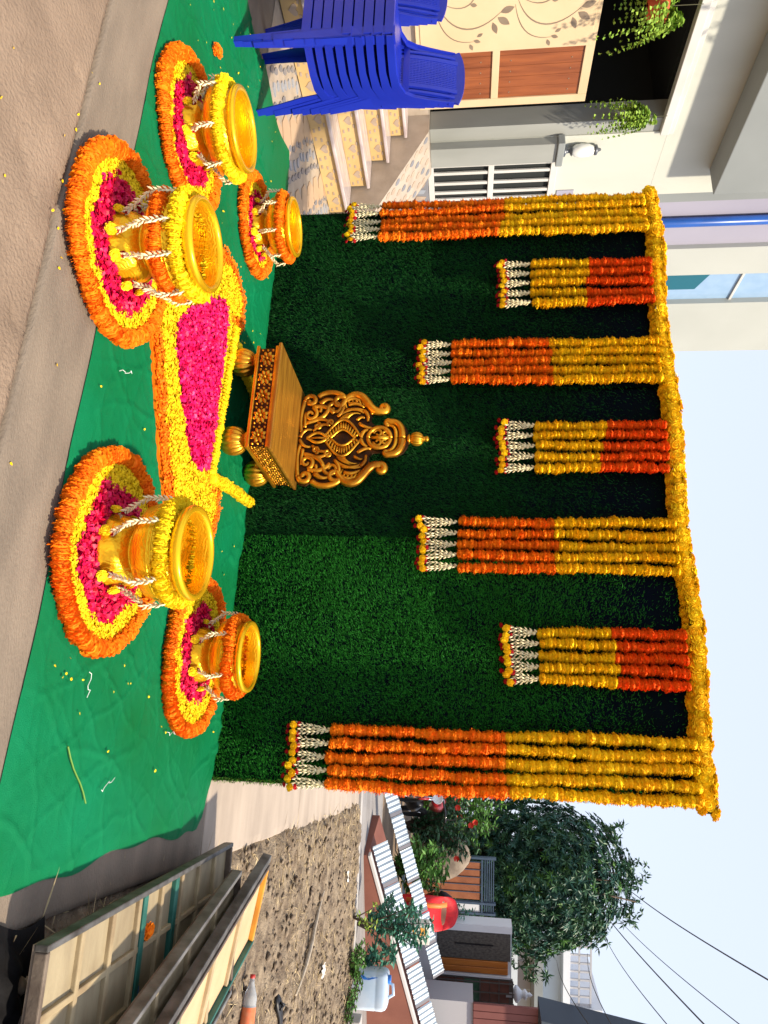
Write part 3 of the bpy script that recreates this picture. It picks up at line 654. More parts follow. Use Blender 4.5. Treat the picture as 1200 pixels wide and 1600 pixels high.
# rosettes and bosses in relief: front panel and both side panels
def petal_blob(mb,c,u,v,nrm,ang,r0,r1,w,h):
    d=u*math.cos(ang)+v*math.sin(ang); s=-u*math.sin(ang)+v*math.cos(ang)
    P=[c+d*r0,c+d*(r0+r1)/2+s*w,c+d*r1+s*w*.35,c+d*r1-s*w*.35,c+d*(r0+r1)/2-s*w,c+d*(r0*.45+r1*.55)+nrm*h,c+d*(r0*.75+r1*.25)+nrm*h*.7]
    mb.add(P,[(0,1,6),(1,5,6),(1,2,5),(2,3,5),(3,4,5),(4,6,5),(4,0,6)])
def dome(mb,c,u,v,nrm,r,h,n=10):
    P=[c+(u*math.cos(6.2832*k/n)+v*math.sin(6.2832*k/n))*r for k in range(n)]+[c+(u*math.cos(6.2832*k/n)+v*math.sin(6.2832*k/n))*r*.6+nrm*h*.8 for k in range(n)]+[c+nrm*h]
    mb.add(P,[(k,(k+1)%n,(k+1)%n+n,k+n) for k in range(n)]+[(k+n,(k+1)%n+n,2*n) for k in range(n)])
zc=(ZB+.018+ZT-.026)/2; hh=(ZT-.026-ZB-.018)/2
def relief(o,u,v,nrm,L,npt):
    """rosettes along a panel of length L from o"""
    for i in range(npt):
        c=o+u*(L*(i+.5)/npt); mb=MB()
        for k in range(8): petal_blob(mb,c,u,v,nrm,math.pi/8+k*math.pi/4,hh*.20,hh*1.02,hh*.27,.017)
        dome(mb,c,u,v,nrm,hh*.24,.016)
        obj('rosette',mb,'throne_bright',t,smooth=True)
    bm=MB()
    for i in range(npt+1):
        for q in (-.66,0,.66):
            for dx in ((-.011,.011) if 0<i<npt else ((.008,) if i==0 else (-.008,))): dome(bm,o+u*(L*i/npt+dx)+v*hh*q,u,v,nrm,hh*.17,.009,8)
    obj('boss_row',bm,'throne_bright',t,smooth=True)
ux,uy,uz=Vector((1,0,0)),Vector((0,1,0)),Vector((0,0,1))
relief(Vector((X0+.016,Y0+.012,zc)),ux,uz,-uy,X1-X0-.032,5)
def lace(o,u,v,nrm,L,name):
    bm=MB()
    for i in range(26):
        for j in range(6):
            c=o+u*(L*(i+.5+.3*(j%2))/26.6)+v*(hh*(-.83+.332*j))
            ang=rnd.uniform(0,3.14); petal_blob(bm,c,u,v,nrm,ang,-.009,.010,.0045,.008)
            if (i+j)%3==0: dome(bm,c+u*.006,u,v,nrm,.004,.009,6)
    obj(name,bm,'throne_gold',t,smooth=True)
lace(Vector((X1-.012,Y0+.016,zc)),uy,uz,ux,Y1-Y0-.032,'side_relief')
lace(Vector((X0+.012,Y1-.016,zc)),-uy,uz,-ux,Y1-Y0-.032,'side_relief')

# ---- back: pierced-looking scrollwork over a dark backing. local (h, v): h from the axis, v above the seat, metres
BX,BY,BZ=1.742,-.085,.312
S=.0036   # metres per picture unit used while sketching the carving
def sil():   # right half of the backing outline
    return [(0,0),(66,0),(74,6),(76,16),(70,24),(66,28),(74,34),(77,46),(74,58),(70,66),(74,74),(72,88),(66,98),(58,107),(52,112),(44,113),(36,109),(28,109),(22,115),(21,126),(27,138),(28,150),(22,160),(12,166),(0,168)]
half=sil(); poly=[(BX+h*S*1.06,BZ+v*S*1.07) for h,v in half]+[(BX-h*S*1.06,BZ+v*S*1.07) for h,v in half[-2:0:-1]]
bk=obj('back_panel',MB().prism(poly,'y',BY-.004,BY+.016),'throne_dark',t,bevel=.003)
def scroll(pts,r0,r1,name='scroll',m='throne_gold',lift=.0,both=True,n=8,flat=None,rm=None):
    for sgn in ((1,-1) if both else (1,)):
        N=len(pts); P=[];R=[]
        for i,(h,v) in enumerate(pts):
            f=i/(N-1); P.append((BX+sgn*h*S*1.07,BY-.008-lift-.006*math.sin(math.pi*f),BZ+v*S*1.07))
            R.append(((r0+(r1-r0)*f) if rm is None else (r0*(1-f)**1+r1*f+rm*math.sin(math.pi*f)))*S*1.55)
        obj(name,MB().tube(P,R,n),m,bk,smooth=True)
def spiral(cx,cy,r0,r1,a0,a1,n=22):
    L=[]
    for i in range(n):
        f=i/(n-1); a=a0+(a1-a0)*f; r=r0+(r1-r0)*f; L.append((cx+r*math.cos(a),cy+r*math.sin(a)))
    return L
def bez(p0,p1,p2,p3,n=14):
    return [tuple((1-s)**3*a+3*(1-s)**2*s*b+3*(1-s)*s*s*c+s**3*d for a,b,c,d in zip(p0,p1,p2,p3)) for s in (i/(n-1) for i in range(n))]
pi=math.pi
# outer frame scrolls, bottom to top
scroll(bez((10,4),(30,-1),(52,2),(64,5))+spiral(63,15,10,3,-pi/2,1.6*pi,22),2.2,3.2)
scroll(spiral(40,16,2,11,2.5*pi,.1*pi,22)+bez((52,20),(56,34),(52,44),(42,52)),2.0,2.8,'scroll')
scroll(bez((70,26),(80,34),(80,56),(70,66))+spiral(60,60,11,3,.3*pi,-1.5*pi,20),3.4,2.4)
scroll(bez((26,10),(30,30),(36,38),(46,42))+spiral(50,54,12,3,-.6*pi,1.6*pi,20),2.6,2.0)
scroll(bez((12,22),(20,30),(24,34),(22,44))+spiral(26,48,6,2,pi,3.2*pi,14),1.8,1.6)
scroll(spiral(20,28,6,2,0,2.2*pi,14),1.8,1.4)
# tall feather leaf with curled tip
scroll(bez((52,62),(74,70),(80,86),(66,98),16)+bez((65,99),(54,108),(42,112),(44,126),12)[1:]+spiral(50,128,6.5,2,pi,-.9*pi,16),3.2,2.6,'leaf_rim',rm=1.6)
scroll(bez((38,60),(50,76),(52,90),(44,104)),2.0,1.2,'leaf_rib')
for k in range(9):
    f=k/8; x=52+16*math.sin(pi*(f*.8+.1))-10*f; y=66+42*f
    scroll([(x+9-4*f,y+7),(x+3,y+2),(x-6,y+5+2*f)],.9,1.5,'leaf_vein','throne_bright',.001,n=6)
for k in range(5):
    f=k/4; scroll(bez((30+3*f,62+10*f),(36+3*f,66+10*f),(42+2*f,74+9*f),(43-2*f,84+9*f),7),2.0,.8,'frond','throne_bright',.001,n=6)
# almond eye with rays
def almond(hw,vc,vh,n=26): return [(hw*math.sin(pi*i/(n-1))**1.15, vc-vh+2*vh*i/(n-1)) for i in range(n)]
scroll(almond(30,68,30),1.5,1.5,'eye_rim','throne_bright',.004)
scroll(almond(13,68,19),1.3,1.3,'eye_rim','throne_bright',.006)
for k in range(13):
    f=(k+.5)/13; v=68-24+48*f; a=13*math.sin(pi*min(1,max(0,(v-49)/38)))**1.15+2 if 49<v<87 else 2; b=30*math.sin(pi*(v-38)/60)**1.15-3
    if b-a>3: scroll([(a,68+(v-68)*.85),((a+b)/2,v),(b,68+(v-68)*1.08)],1.6,1.0,'ray','throne_bright',.004,n=6)
# filling acanthus leaves between the scrolls
for (p0,p1,p2,p3,ra,rb) in (((30,22),(34,34),(30,44),(22,52),2.6,1.2),((58,30),(66,36),(68,46),(62,52),3.2,1.4),((44,30),(50,34),(54,30),(56,24),2.2,1.2),((36,58),(42,64),(50,68),(58,66),2.4,1.6),((62,70),(68,76),(68,84),(62,92),2.8,1.6),((56,74),(60,82),(58,90),(52,98),2.6,1.4),((46,70),(50,80),(48,92),(42,98),2.2,1.2),((18,8),(26,10),(34,6),(44,8),2.2,1.4),((24,92),(20,98),(16,104),(17,112),2.2,1.6),((30,88),(34,92),(36,96),(34,100),2.0,1.2),((46,98),(42,104),(36,106),(28,105),2.6,1.6),((56,100),(52,106),(46,110),(40,111),2.4,1.4)):
    scroll(bez(p0,p1,p2,p3,9),ra,rb,'acanthus','throne_gold',.001,n=7)
# lozenge bud under the eye, lower acanthus
scroll(almond(8,30,17),1.6,1.6,'bud_rim','throne_bright',.005)
scroll([(0,14),(0,30),(0,46)],1.0,1.6,'bud_core','throne_gold',.003,both=False)
scroll(bez((2,2),(10,6),(16,10),(14,20)),2.2,1.4)
scroll(bez((2,96),(8,98),(12,100),(14,106)),2.6,1.8)
# crowning medallion
scroll(spiral(0,124,17,17,-pi/2,pi/2,16),2.4,2.4,'medallion_rim','throne_gold',.004)
scroll(spiral(7,122,7,2,-pi/2,1.5*pi,16),1.8,1.4,'medallion_scroll','throne_bright',.005)
scroll(spiral(6,132,5,1.5,pi/2,-1.4*pi,14),1.6,1.2,'medallion_scroll','throne_bright',.005)
scroll([(0,112),(0,124),(0,138)],2.0,2.6,'medallion_boss','throne_bright',.006,both=False)
# bell cap, collar, finial
scroll(bez((0,158),(16,160),(28,152),(27,140),12)+spiral(24,136,4,2,0,-1.2*pi,8),4.2,2.6,'cap','throne_gold',.0,n=10)
scroll(bez((0,149),(12,150),(20,146),(21,138)),2.2,1.6,'cap','throne_bright',.004)
fz=BZ+168*S*1.07
fn=MB(); fn.lathe([(.012,-.012),(.026,-.004),(.03,.004),(.02,.010)],24,(BX,BY,fz)); obj('finial_collar',fn,'throne_bright',t,smooth=True)
pumpkin(BX,BY,fz+.046,.042,.040,12,'finial')
fn=MB(); fn.lathe([(.014,.082),(.017,.088),(.012,.092),(.016,.098),(.018,.106),(.012,.114),(.003,.117)],20,(BX,BY,fz)); obj('finial_knob',fn,'throne_bright',t,smooth=True)
obj('back_post',MB().box((BX-.16,BY+.0165,.30),(BX+.16,BY+.040,BZ+.05)),'throne_dark',t,bevel=.004)
# ================================================================ blue plastic chairs
mat('blue_plastic',(.012,.026,.36),(.016,.036,.44),scale=3,rough=.26,spec=.5,bump=.05,bscale=200)
mat('sticker',(.85,.12,.02),rough=.5)
def ribbon(mb,P,W,T,side):
    """flat strip along path P: half width W across 'side', thickness T"""
    P=[Vector(p) for p in P]; sd=Vector(side).normalized(); V=[]
    n=len(P)
    for i,p in enumerate(P):
        d=(P[min(i+1,n-1)]-P[max(i-1,0)]).normalized(); nn=d.cross(sd).normalized()
        w=W[i] if hasattr(W,'__len__') else W; th=T[i] if hasattr(T,'__len__') else T
        V+= [p-sd*w-nn*th,p+sd*w-nn*th,p+sd*w+nn*th,p-sd*w+nn*th]
    F=[(i*4+k,i*4+(k+1)%4,i*4+4+(k+1)%4,i*4+4+k) for i in range(n-1) for k in range(4)]+[(3,2,1,0),tuple(range(4*n-4,4*n))]
    return mb.add(V,F)
# chair in its own frame: faces -y, origin on the floor under its middle
CHM={}
def chair_meshes():
    M={}
    # seat: dished shell with a rolled front edge
    mb=MB()
    def sf(u,v):
        x=(u-.5)*(.40-.03*v); y=-.205+.40*v; e=min(u,1-u)*2
        z=.425-.012*math.sin(math.pi*u)*math.sin(math.pi*min(1,v*1.1))+.010*(1-v)*0-.02*max(0,(.12-v)/.12)**2-.012*max(0,(.10-e)/.10)**2
        return (x,y,z)
    mb.grid(15,15,sf); top=len(mb.V); 
    mb2=MB(); mb2.grid(15,15,lambda u,v:(lambda p:(p[0],p[1],p[2]-.006))(sf(u,v))); mb.add(mb2.V,[tuple(reversed(f)) for f in mb2.F])
    M['seat']=mb
    # apron: skirt under the seat edge on three sides
    mb=MB()
    ribbon(mb,[(x,-.207-.004*math.cos(x*7),.398) for x in (-.19,-.1,0,.1,.19)],.0028,.024,(0,1,0))
    M['apron']=mb
    legs=[]
    for sx in (-1,1):
        # front leg: angle section, tapering to the floor
        a=MB(); t0=Vector((sx*.195,-.205,.43)); b0=Vector((sx*.222,-.228,0))
        for (wx,wy) in ((.062,.003),(.003,.062)):
            V=[]
            for p,s in ((b0,.55),(t0,1.0)):
                x0,y0=p.x,p.y; V+=[(x0,y0,p.z),(x0-sx*wx*s,y0,p.z),(x0-sx*wx*s,y0+wy*s,p.z),(x0,y0+wy*s,p.z)]
            a.hexa(V)
        legs.append(a)
        # rear leg continues from the side flange
        b=MB(); 
        ribbon(b,[(sx*.225,.235,0),(sx*.215,.215,.16),(sx*.203,.195,.30),(sx*.196,.185,.42)],[.020,.027,.033,.036],.0035,(0,1,0))
        ribbon(b,[(sx*.205,.252,0),(sx*.195,.238,.16),(sx*.180,.228,.30),(sx*.170,.22,.40)],[.018,.022,.027,.03],.003,(1,0,0))
        legs.append(b)
    M['legs']=legs
    # side flanges that sweep along the seat and up into the back
    fl=[]
    for sx in (-1,1):
        f=MB(); P=[(sx*.205,-.205,.405),(sx*.207,-.10,.40),(sx*.208,.02,.398),(sx*.207,.11,.408),(sx*.205,.175,.44),(sx*.203,.208,.50),(sx*.200,.232,.58),(sx*.196,.252,.66),(sx*.190,.268,.74)]
        ribbon(f,P,.004,[.020,.020,.020,.024,.026,.024,.022,.020,.018],(1,0,0)); 
        ribbon(f,[(p[0]-sx*.014,p[1]-.004,p[2]+.016) for p in P],.017,.003,(1,0,0))
        fl.append(f)
    M['flanges']=fl
    # back: top rail, two slots beside a perforated panel
    bk=MB()
    def bp(x,v):  # point on the reclined back surface, v 0..1 from seat to top
        z=.45+.335*v; y=.19+.055*v+.03*v*v-.02*math.sin(math.pi*(x/.40+.5))*.6; return (x,y,z)
    ribbon(bk,[bp(x,.97-.10*(abs(x)/.19)**2.5) for x in np.linspace(-.19,.19,13)],[.006]*13,.028,(0,1,0))
    ribbon(bk,[bp(x,.02) for x in np.linspace(-.19,.19,9)],[.005]*9,.018,(0,1,0))
    for sx in (-1,1):
        ribbon(bk,[(lambda p:(p[0],p[1]-.002,p[2]))(bp(sx*.108,v)) for v in np.linspace(.03,.92,8)],.014,.003,(1,0,0))
        ribbon(bk,[(lambda p:(p[0],p[1]-.002,p[2]))(bp(sx*.150,v)) for v in np.linspace(.03,.88,8)],.008,.003,(1,0,0))
    M['back']=bk
    pn=MB()
    for i in range(16):
        x=-.098+.196*i/15; ribbon(pn,[bp(x,v) for v in np.linspace(.04,.90,7)],.0042,.0022,(1,0,0))
    for j in range(15):
        v=.07+.80*j/14; ribbon(pn,[(lambda p:(p[0],p[1]+.001,p[2]))(bp(x,v)) for x in (-.1,-.05,0,.05,.1)],.0022,.0042,(0,1,0))
    M['panel']=pn
    return M
_M=chair_meshes()
_ch={k:mesh_from(k,_M[k].V,_M[k].F,smooth=(k=='seat')) for k in ('seat','apron','back','panel')}
_lg=[mesh_from('leg',b.V,b.F) for b in _M['legs']]; _fl=[mesh_from('side_flange',b.V,b.F) for b in _M['flanges']]
for me in list(_ch.values())+_lg+_fl: me.materials.append(MATS['blue_plastic'])
def chair(loc,rz,label,group):
    t=thing('plastic_chair',label,'chair',loc,group); t.rotation_euler=(0,0,rz)
    put('seat',_ch['seat'],None,t); put('apron',_ch['apron'],None,t)
    b=put('backrest',_ch['back'],None,t); put('mesh_panel',_ch['panel'],None,b)
    for me in _lg: put('leg',me,None,t)
    for me in _fl: put('side_flange',me,None,t)
    return t
ORD=['bottom','second from the bottom','third from the bottom','fourth from the bottom','middle','fourth from the top','third from the top','second from the top','topmost']
for k in range(9):
    c=chair((-.372+rnd.uniform(-.003,.003),-.905+rnd.uniform(-.003,.003)+.002*k,.004+.0565*k),.04+rnd.uniform(-.01,.01),'%s blue plastic chair in the tall stack beside the green cloth'%ORD[k],'blue chairs in the near stack')
st=MB(); st.box((.03,-.03,0),(.055,-.0275,.022)); o=obj('sticker',st,'sticker',None); 
o.parent=c; o.location=(-.075,.262,.755); o.rotation_euler=(-.2,0,0); o.name='sticker'
for k in range(7):
    chair((-1.02,-.93,.004+.0565*k),.05,'%s blue plastic chair in the farther stack at the picture edge'%(['bottom','second from the bottom','third from the bottom','middle','third from the top','second from the top','topmost'][k]),'blue chairs in the far stack')

# ================================================================ tiled apron, steps
mat('tile_base',(.44,.37,.30),(.36,.30,.24),scale=7,rough=.35,bump=.1)
mat('stone_peach',(.58,.41,.27),(.48,.33,.21),scale=5,rough=.38,island=.7,bump=.1)
mat('stone_grey',(.24,.24,.26),(.16,.16,.18),scale=5,rough=.35,island=.7,bump=.1)
mat('stone_blue',(.36,.39,.44),(.25,.27,.31),scale=5,rough=.35,island=.7,bump=.1)
mat('riser_yellow',(.60,.42,.19),(.54,.36,.15),scale=4,rough=.35)
mat('tread_marble',(.56,.49,.48),(.40,.33,.33),scale=5,rough=.22,stretch=(6,1,1),detail=8)
mat('motif_brown',(.44,.34,.26),(.36,.27,.20),rough=.4)
ap=thing('pavement',None,None,(-1.3,1,0)); ap['kind']='structure'
obj('paving_base',MB().box((-2.5,-.60,-.05),(-.02,5.6,.004)),'tile_base',ap)
# crazy-paving: lens-shaped grey pebbles in rosettes between peach slabs, laid in diagonal bands
def stone(mb,c,L,Wd,a,z0,z1,n=7,pt=1.0):
    P=[]
    for k in range(n):
        th=2*math.pi*k/n; x=L*math.cos(th); y=Wd*math.sin(th)*(1 if pt==1 else (1-.35*math.cos(th)))
        P.append((c[0]+x*math.cos(a)-y*math.sin(a),c[1]+x*math.sin(a)+y*math.cos(a)))
    mb.prism(P,'z',z0,z1)
peach=[];grey=[];blue=[]
for bi in range(9):
    d0=-.5+bi*.62                     # diagonal bands  x+y*0.8
    for k in range(26):
        s=-1.6+k*.125
        x=-1.25+s*.78-.0*d0; y=d0+.55-s*.62
        for w,kind in ((.0,'b'),(.10,'g'),(-.10,'g')):
            xx=x+w*.62+rnd.uniform(-.02,.02); yy=y+w*.78+rnd.uniform(-.02,.02)
            if -2.45<xx<-.08 and -.55<yy<5.2:
                (blue if kind=='b' else grey).append((xx,yy,rnd.uniform(.03,.05) if kind=='b' else .050,.032 if kind=='b' else .022,rnd.uniform(0,3.14) if kind=='b' else -.67))
    for k in range(14):
        s=-1.6+k*.24
        x=-1.25+s*.78+.31*.62*.95; y=d0+.55-s*.62+.31*.78
        if -2.38<x<-.14 and -.45<y<5.0: peach.append((x,y))
cnt=0
for x,y in peach:
    mb=MB(); n=6; a0=rnd.uniform(0,.6)
    P=[]
    for k in range(n):
        th=a0+2*math.pi*k/n; r=(.115 if k%3 else .135)*rnd.uniform(.9,1.08); u=r*math.cos(th)*.98; v=r*math.sin(th)*1.15
        P.append((x+u*.78+v*.62,y-u*.62+v*.78))
    mb.prism(P,'z',.003,.010); obj('paving_stone',mb,'stone_peach',ap,bevel=.003,seg=1); cnt+=1
for L,m,nm in ((grey,'stone_grey','border_pebble'),(blue,'stone_blue','rosette_pebble')):
    L=sorted(L,key=lambda q:(q[0]-CAMP.x)**2+(q[1]-CAMP.y)**2)
    for (x,y,l,w,a) in L[:150]:
        mb=MB(); stone(mb,(x,y),l,w,a,.003,.011,7,pt=.5); obj(nm,mb,m,ap)
    mb=MB()
    for (x,y,l,w,a) in L[150:]: stone(mb,(x,y),l,w,a,.003,.011,6)
    if mb.V: o=obj(nm+'s',mb,m,ap); o['kind']='stuff'
stp=thing('steps',None,None,(-1.9,.2,0)); stp['kind']='structure'
SX=[-1.28,-1.58,-1.88,-2.18]; SZ=[.19,.37,.54,.70]
ye=1.40; ys=-2.2
for i,(x,z) in enumerate(zip(SX,SZ)):
    zp=SZ[i-1] if i else .012
    obj('riser',MB().box((-2.46,ys,zp+(.0005 if i else 0)),(x-.012,ye,z-.0305)),'riser_yellow',stp)
    obj('tread',MB().box(((SX[i+1] if i<3 else -2.46)-.012,ys,z-.03),(x+.018,ye+.012,z)),'tread_marble',stp,bevel=.008)
    zc_=(zp+z-.03)/2; hr=(z-.03-zp)/2
    for k in range(12):
        yy=ye-.14-k*.29
        mb=MB(); hp=[(yy+.045*math.sin(a)**3,zc_+.005+.9*hr*.55*(13*math.cos(a)-5*math.cos(2*a)-2*math.cos(3*a)-math.cos(4*a))/16) for a in np.linspace(0,2*math.pi,18)[:-1]]
        mb.prism(hp,'x',x-.0119,x-.0085); obj('tile_motif',mb,'motif_brown',stp)
        for sg in (-1,1):
            for q in range(3):
                mb=MB(); ang=(.7+q*.55)*1; cy_=yy+sg*.105*math.cos(ang*.9-.6); cz_=zc_+hr*.72*math.sin((q-1)*1.05)
                mb.prism([(cy_-.018,cz_-.007),(cy_+.018,cz_-.009),(cy_+.016,cz_+.008),(cy_-.016,cz_+.007)],'x',x-.0119,x-.0085); obj('tile_motif',mb,'motif_brown',stp)
obj('landing',MB().box((-5.2,-3.0,.0),(-2.465,2.05,.895)),'tile_base',stp)
# sloping tiled cheek wall beside the steps
ck=thing('cheek_wall','sloping tiled cheek wall running down beside the yellow steps','wall',(-1.6,1.75,0))
pl=[(-2.46,.0),(-2.46,.90),(-2.25,.90),(-.80,.16),(-.72,.012),(-.72,.0)]
obj('wall_body',MB().prism(pl,'y',1.425,1.95),'tile_base',ck,bevel=.006)
sl=Vector((1.45,0,-.74)).normalized(); nn=Vector((.74,0,1.45)).normalized()
o0=Vector((-2.25,0,.90))
for i in range(17):
    for j in range(4):
        c=o0+sl*(.06+.093*i)+Vector((0,1.485+.13*j+(.03 if i%2 else 0),0)); mb=MB(); n=7; V=[]
        for zz in (.0005,.004):
            for k in range(n):
                th=2*math.pi*k/n+ (i*j)%3; V.append(c+sl*(.042*math.cos(th))+Vector((0,.028*math.sin(th)*(1-.35*math.cos(th)),0))+nn*zz)
        mb.add(V,[tuple(range(n,2*n))]+[(k,(k+1)%n,(k+1)%n+n,k+n) for k in range(n)]); obj('tile_motif',mb,'motif_brown' if (i+j)%3 else 'stone_grey',ck)
# ================================================================ house on the left: facade on x = -2.5, facing the street
mat('wall_white',(.54,.55,.49),(.44,.45,.40),scale=1.3,stretch=(1,1,.35),rough=.8,bump=.08,bscale=60)
mat('wall_cream',(.46,.48,.45),(.41,.43,.40),scale=.7,rough=.8,bump=.08,bscale=60)
mat('wall_lilac',(.36,.35,.43),(.32,.31,.39),scale=.7,rough=.8)
mat('wall_grey',(.26,.28,.28),(.22,.24,.24),scale=.8,rough=.75)
mat('grey_trim',(.34,.35,.33),(.26,.27,.25),scale=1.5,stretch=(1,1,.4),rough=.7)
mat('room_shade',(.018,.022,.022),(.012,.015,.016),scale=.6,rough=.8)  # near-black base paints in the shade inside the porch and openings
mat('white_paint',(.62,.61,.58),(.55,.54,.51),scale=3,rough=.45)
mat('cream_paint',(.66,.50,.31),(.60,.44,.26),scale=2,rough=.4)
mat('gate_wood',(.34,.10,.03),(.17,.045,.014),scale=3,rough=.35,stretch=(1,6,.6),detail=8,lo=.3,hi=.7)
mat('bronze',(.30,.23,.16),(.22,.16,.11),rough=.5,metal=.3)
mat('blue_pipe',(.02,.10,.42),(.015,.08,.34),rough=.3)
mat('glass_sky',(.30,.44,.62),(.26,.40,.58),rough=.08,spec=.8)
mat('teal',(.01,.12,.17),rough=.4)
FX=-2.5
h=thing('street_house','white and grey house with a dark porch opening behind the blue chairs','house',(-3.6,1.5,0))
obj('wall',MB().box((FX-.25,1.79,.9),(FX,2.62,3.25)),'wall_white',h)
obj('porch_jamb',MB().box((FX-.25,1.64,.9),(FX-.012,1.789,3.25)),'grey_trim',h)
obj('beam',MB().box((FX-.25,-4.2,3.252),(FX,2.62,6.6)),'wall_white',h)
obj('beam_trim',MB().box((FX-.05,-4.2,3.17),(FX+.045,1.80,3.2515)),'white_paint',h,bevel=.006)
obj('beam_trim',MB().box((FX+.001,-4.2,3.2525),(FX+.022,1.81,3.30)),'white_paint',h,bevel=.005)
obj('porch_back',MB().box((-5.4,-4.2,.9),(-5.2,2.6,3.2)),'room_shade',h)
obj('porch_ceiling',MB().box((-5.4,-4.2,3.201),(FX-.26,2.6,3.3)),'room_shade',h)
obj('porch_side',MB().box((-5.19,1.95,.9),(FX-.26,2.1,3.2)),'room_shade',h)
obj('porch_floor',MB().box((-5.19,-3.0,.896),(FX-.26,1.94,.905)),'room_shade',h)
obj('porch_pillar',MB().box((FX-.25,-4.2,.9),(FX,-1.9,3.25)),'wall_white',h)
# hood: grey slab block projecting over the front
obj('hood',MB().box((FX+.001,-4.2,3.80),(FX+.34,2.30,6.6)),'wall_grey',h,bevel=.01)
w_=MB(); w_.box((FX+.341,1.25,4.30),(FX+.36,1.95,5.6)); obj('hood_panel',w_,'white_paint',h)
# gate pillar and its barred gate
obj('gate_pillar',MB().box((FX+.001,1.79,.9),(FX+.10,2.02,2.18)),'grey_trim',h,bevel=.006)
obj('pillar_cap',MB().box((FX+.001,1.76,2.181),(FX+.13,2.05,2.25)),'wall_grey',h,bevel=.008)
ga=obj('bar_gate',MB().box((FX+.002,2.03,.90),(FX+.010,2.64,2.20)),'room_shade',h)
for y0,y1,z0,z1 in ((2.03,2.075,.86,2.22),(2.60,2.645,.86,2.22),(2.0755,2.5995,.86,.92),(2.0755,2.5995,2.15,2.22),(2.0755,2.5995,1.50,1.56)):
    obj('gate_rail',MB().box((FX+.012,y0,z0),(FX+.052,y1,z1)),'white_paint',ga,bevel=.004)
for y in (2.17,2.31,2.44,2.54):
    for z0,z1 in ((.921,1.499),(1.561,2.149)): obj('gate_bar',MB().box((FX+.020,y-.018,z0),(FX+.044,y+.018,z1)),'white_paint',ga,bevel=.004)
obj('plinth_tile',MB().box((FX+.001,1.955,.0),(FX+.06,2.66,.855)),'stone_grey',h,bevel=.004)
for k in range(7):
    yy=2.0+.095*k; mb=MB(); mb.prism([(yy-.03,.72),(yy+.03,.70),(yy+.034,.80),(yy-.02,.83)],'x',FX+.0605,FX+.064); obj('tile_motif',mb,'motif_brown' if k%2 else 'stone_blue',h)
obj('notice',MB().box((FX+.0005,2.50,2.26),(FX+.012,2.66,2.44)),'wall_lilac',h)
# wall beyond: returns, drain pipe, window
obj('wall_strip',MB().box((FX-.25,2.621,.0),(FX-.03,2.78,6.6)),'wall_grey',h)
obj('wall_bay',MB().box((FX-.4,2.781,.0),(FX-.06,3.52,6.6)),'wall_lilac',h)
obj('wall',MB().box((FX-.4,3.521,.0),(FX,4.02,6.6)),'wall_cream',h)
obj('wall',MB().box((FX-.4,4.62,.0),(FX,5.80,6.6)),'wall_cream',h)
obj('wall',MB().box((FX-.4,4.021,.0),(FX,4.619,3.1)),'wall_cream',h)
wn=obj('window',MB().box((FX-.10,4.021,3.101),(FX-.075,4.619,6.6)),'glass_sky',h)
obj('mullion',MB().box((FX-.0745,4.021,4.78),(FX-.05,4.619,4.81)),'white_paint',wn)
obj('blind',MB().prism([(4.021,3.6),(4.40,3.55),(4.40,4.28),(4.021,4.42)],'x',FX-.0745,FX-.068),'teal',wn)
obj('drain_pipe',MB().tube([(FX+.0,3.07,0),(FX+.0,3.07,6.6)],.055,14),'blue_pipe',h,smooth=True)
# open gate leaf: cream frame, wood boards, pierced floral plate
gt=thing('porch_gate','cream framed gate with wood boards and pierced floral plate, standing in the porch','gate',(FX+.05,.3,.9))
GX=FX+.03
def gbox(nm,y0,y1,z0,z1,m,d0=0,d1=.04,par=gt,bev=.004): return obj(nm,MB().box((GX+d0,y0,z0),(GX+d1,y1,z1)),m,par,bevel=bev)
gbox('gate_stile',1.26,1.34,.82,2.37,'cream_paint'); gbox('gate_rail',-.9,1.2595,2.29,2.37,'cream_paint'); gbox('gate_rail',-.9,1.2595,.82,.90,'cream_paint'); gbox('gate_rail',-.9,1.2595,1.49,1.555,'cream_paint')
bw_=.103
for z0,z1 in ((.901,1.489),(1.556,2.289)):
    for k in range(20):
        y1=1.2595-k*(bw_+.002); o=gbox('board',y1-bw_,y1,z0,z1,'gate_wood',.008,.026,bev=.002)
        for zz in (z0+.10,z1-.10):
            mb=MB(); mb.lathe([(.007,0),(.005,.004),(.001,.006)],8); o2=put('rivet',mesh_from('rivet',mb.V,mb.F),'bronze',o,(GX+.026-gt.location.x,y1-bw_/2-gt.location.y,zz-gt.location.z),(0,math.pi/2,0))
plate=gbox('floral_plate',-.9,.78,.86,2.33,'cream_paint',.041,.047)
def cutout(pts,nm='scroll_cutout'):
    mb=MB(); mb.prism(pts,'x',GX+.0472,GX+.0488); obj(nm,mb,'bronze',plate)
def leafp(y,z,a,L,w): 
    return [(y+L*s*math.cos(a)-w*L*math.sin(math.pi*s)*q*math.sin(a),z+L*s*math.sin(a)+w*L*math.sin(math.pi*s)*q*math.cos(a)) for q,ss in ((1,np.linspace(0,1,7)),(-1,np.linspace(1,0,7)[1:-1])) for s in ss]
def vine(P,w):
    P=[Vector((a,b)) for a,b in P]; L=[];R=[]
    for i,p in enumerate(P):
        d=(P[min(i+1,len(P)-1)]-P[max(i-1,0)]).normalized(); n_=Vector((-d.y,d.x)); ww=w*math.sin(math.pi*(.08+.84*i/(len(P)-1))); L.append(tuple(p+n_*ww)); R.append(tuple(p-n_*ww))
    for i in range(len(P)-1):
        mb=MB(); mb.prism([L[i],R[i],R[i+1],L[i+1]],'x',GX+.0472,GX+.0488)
        yield mb
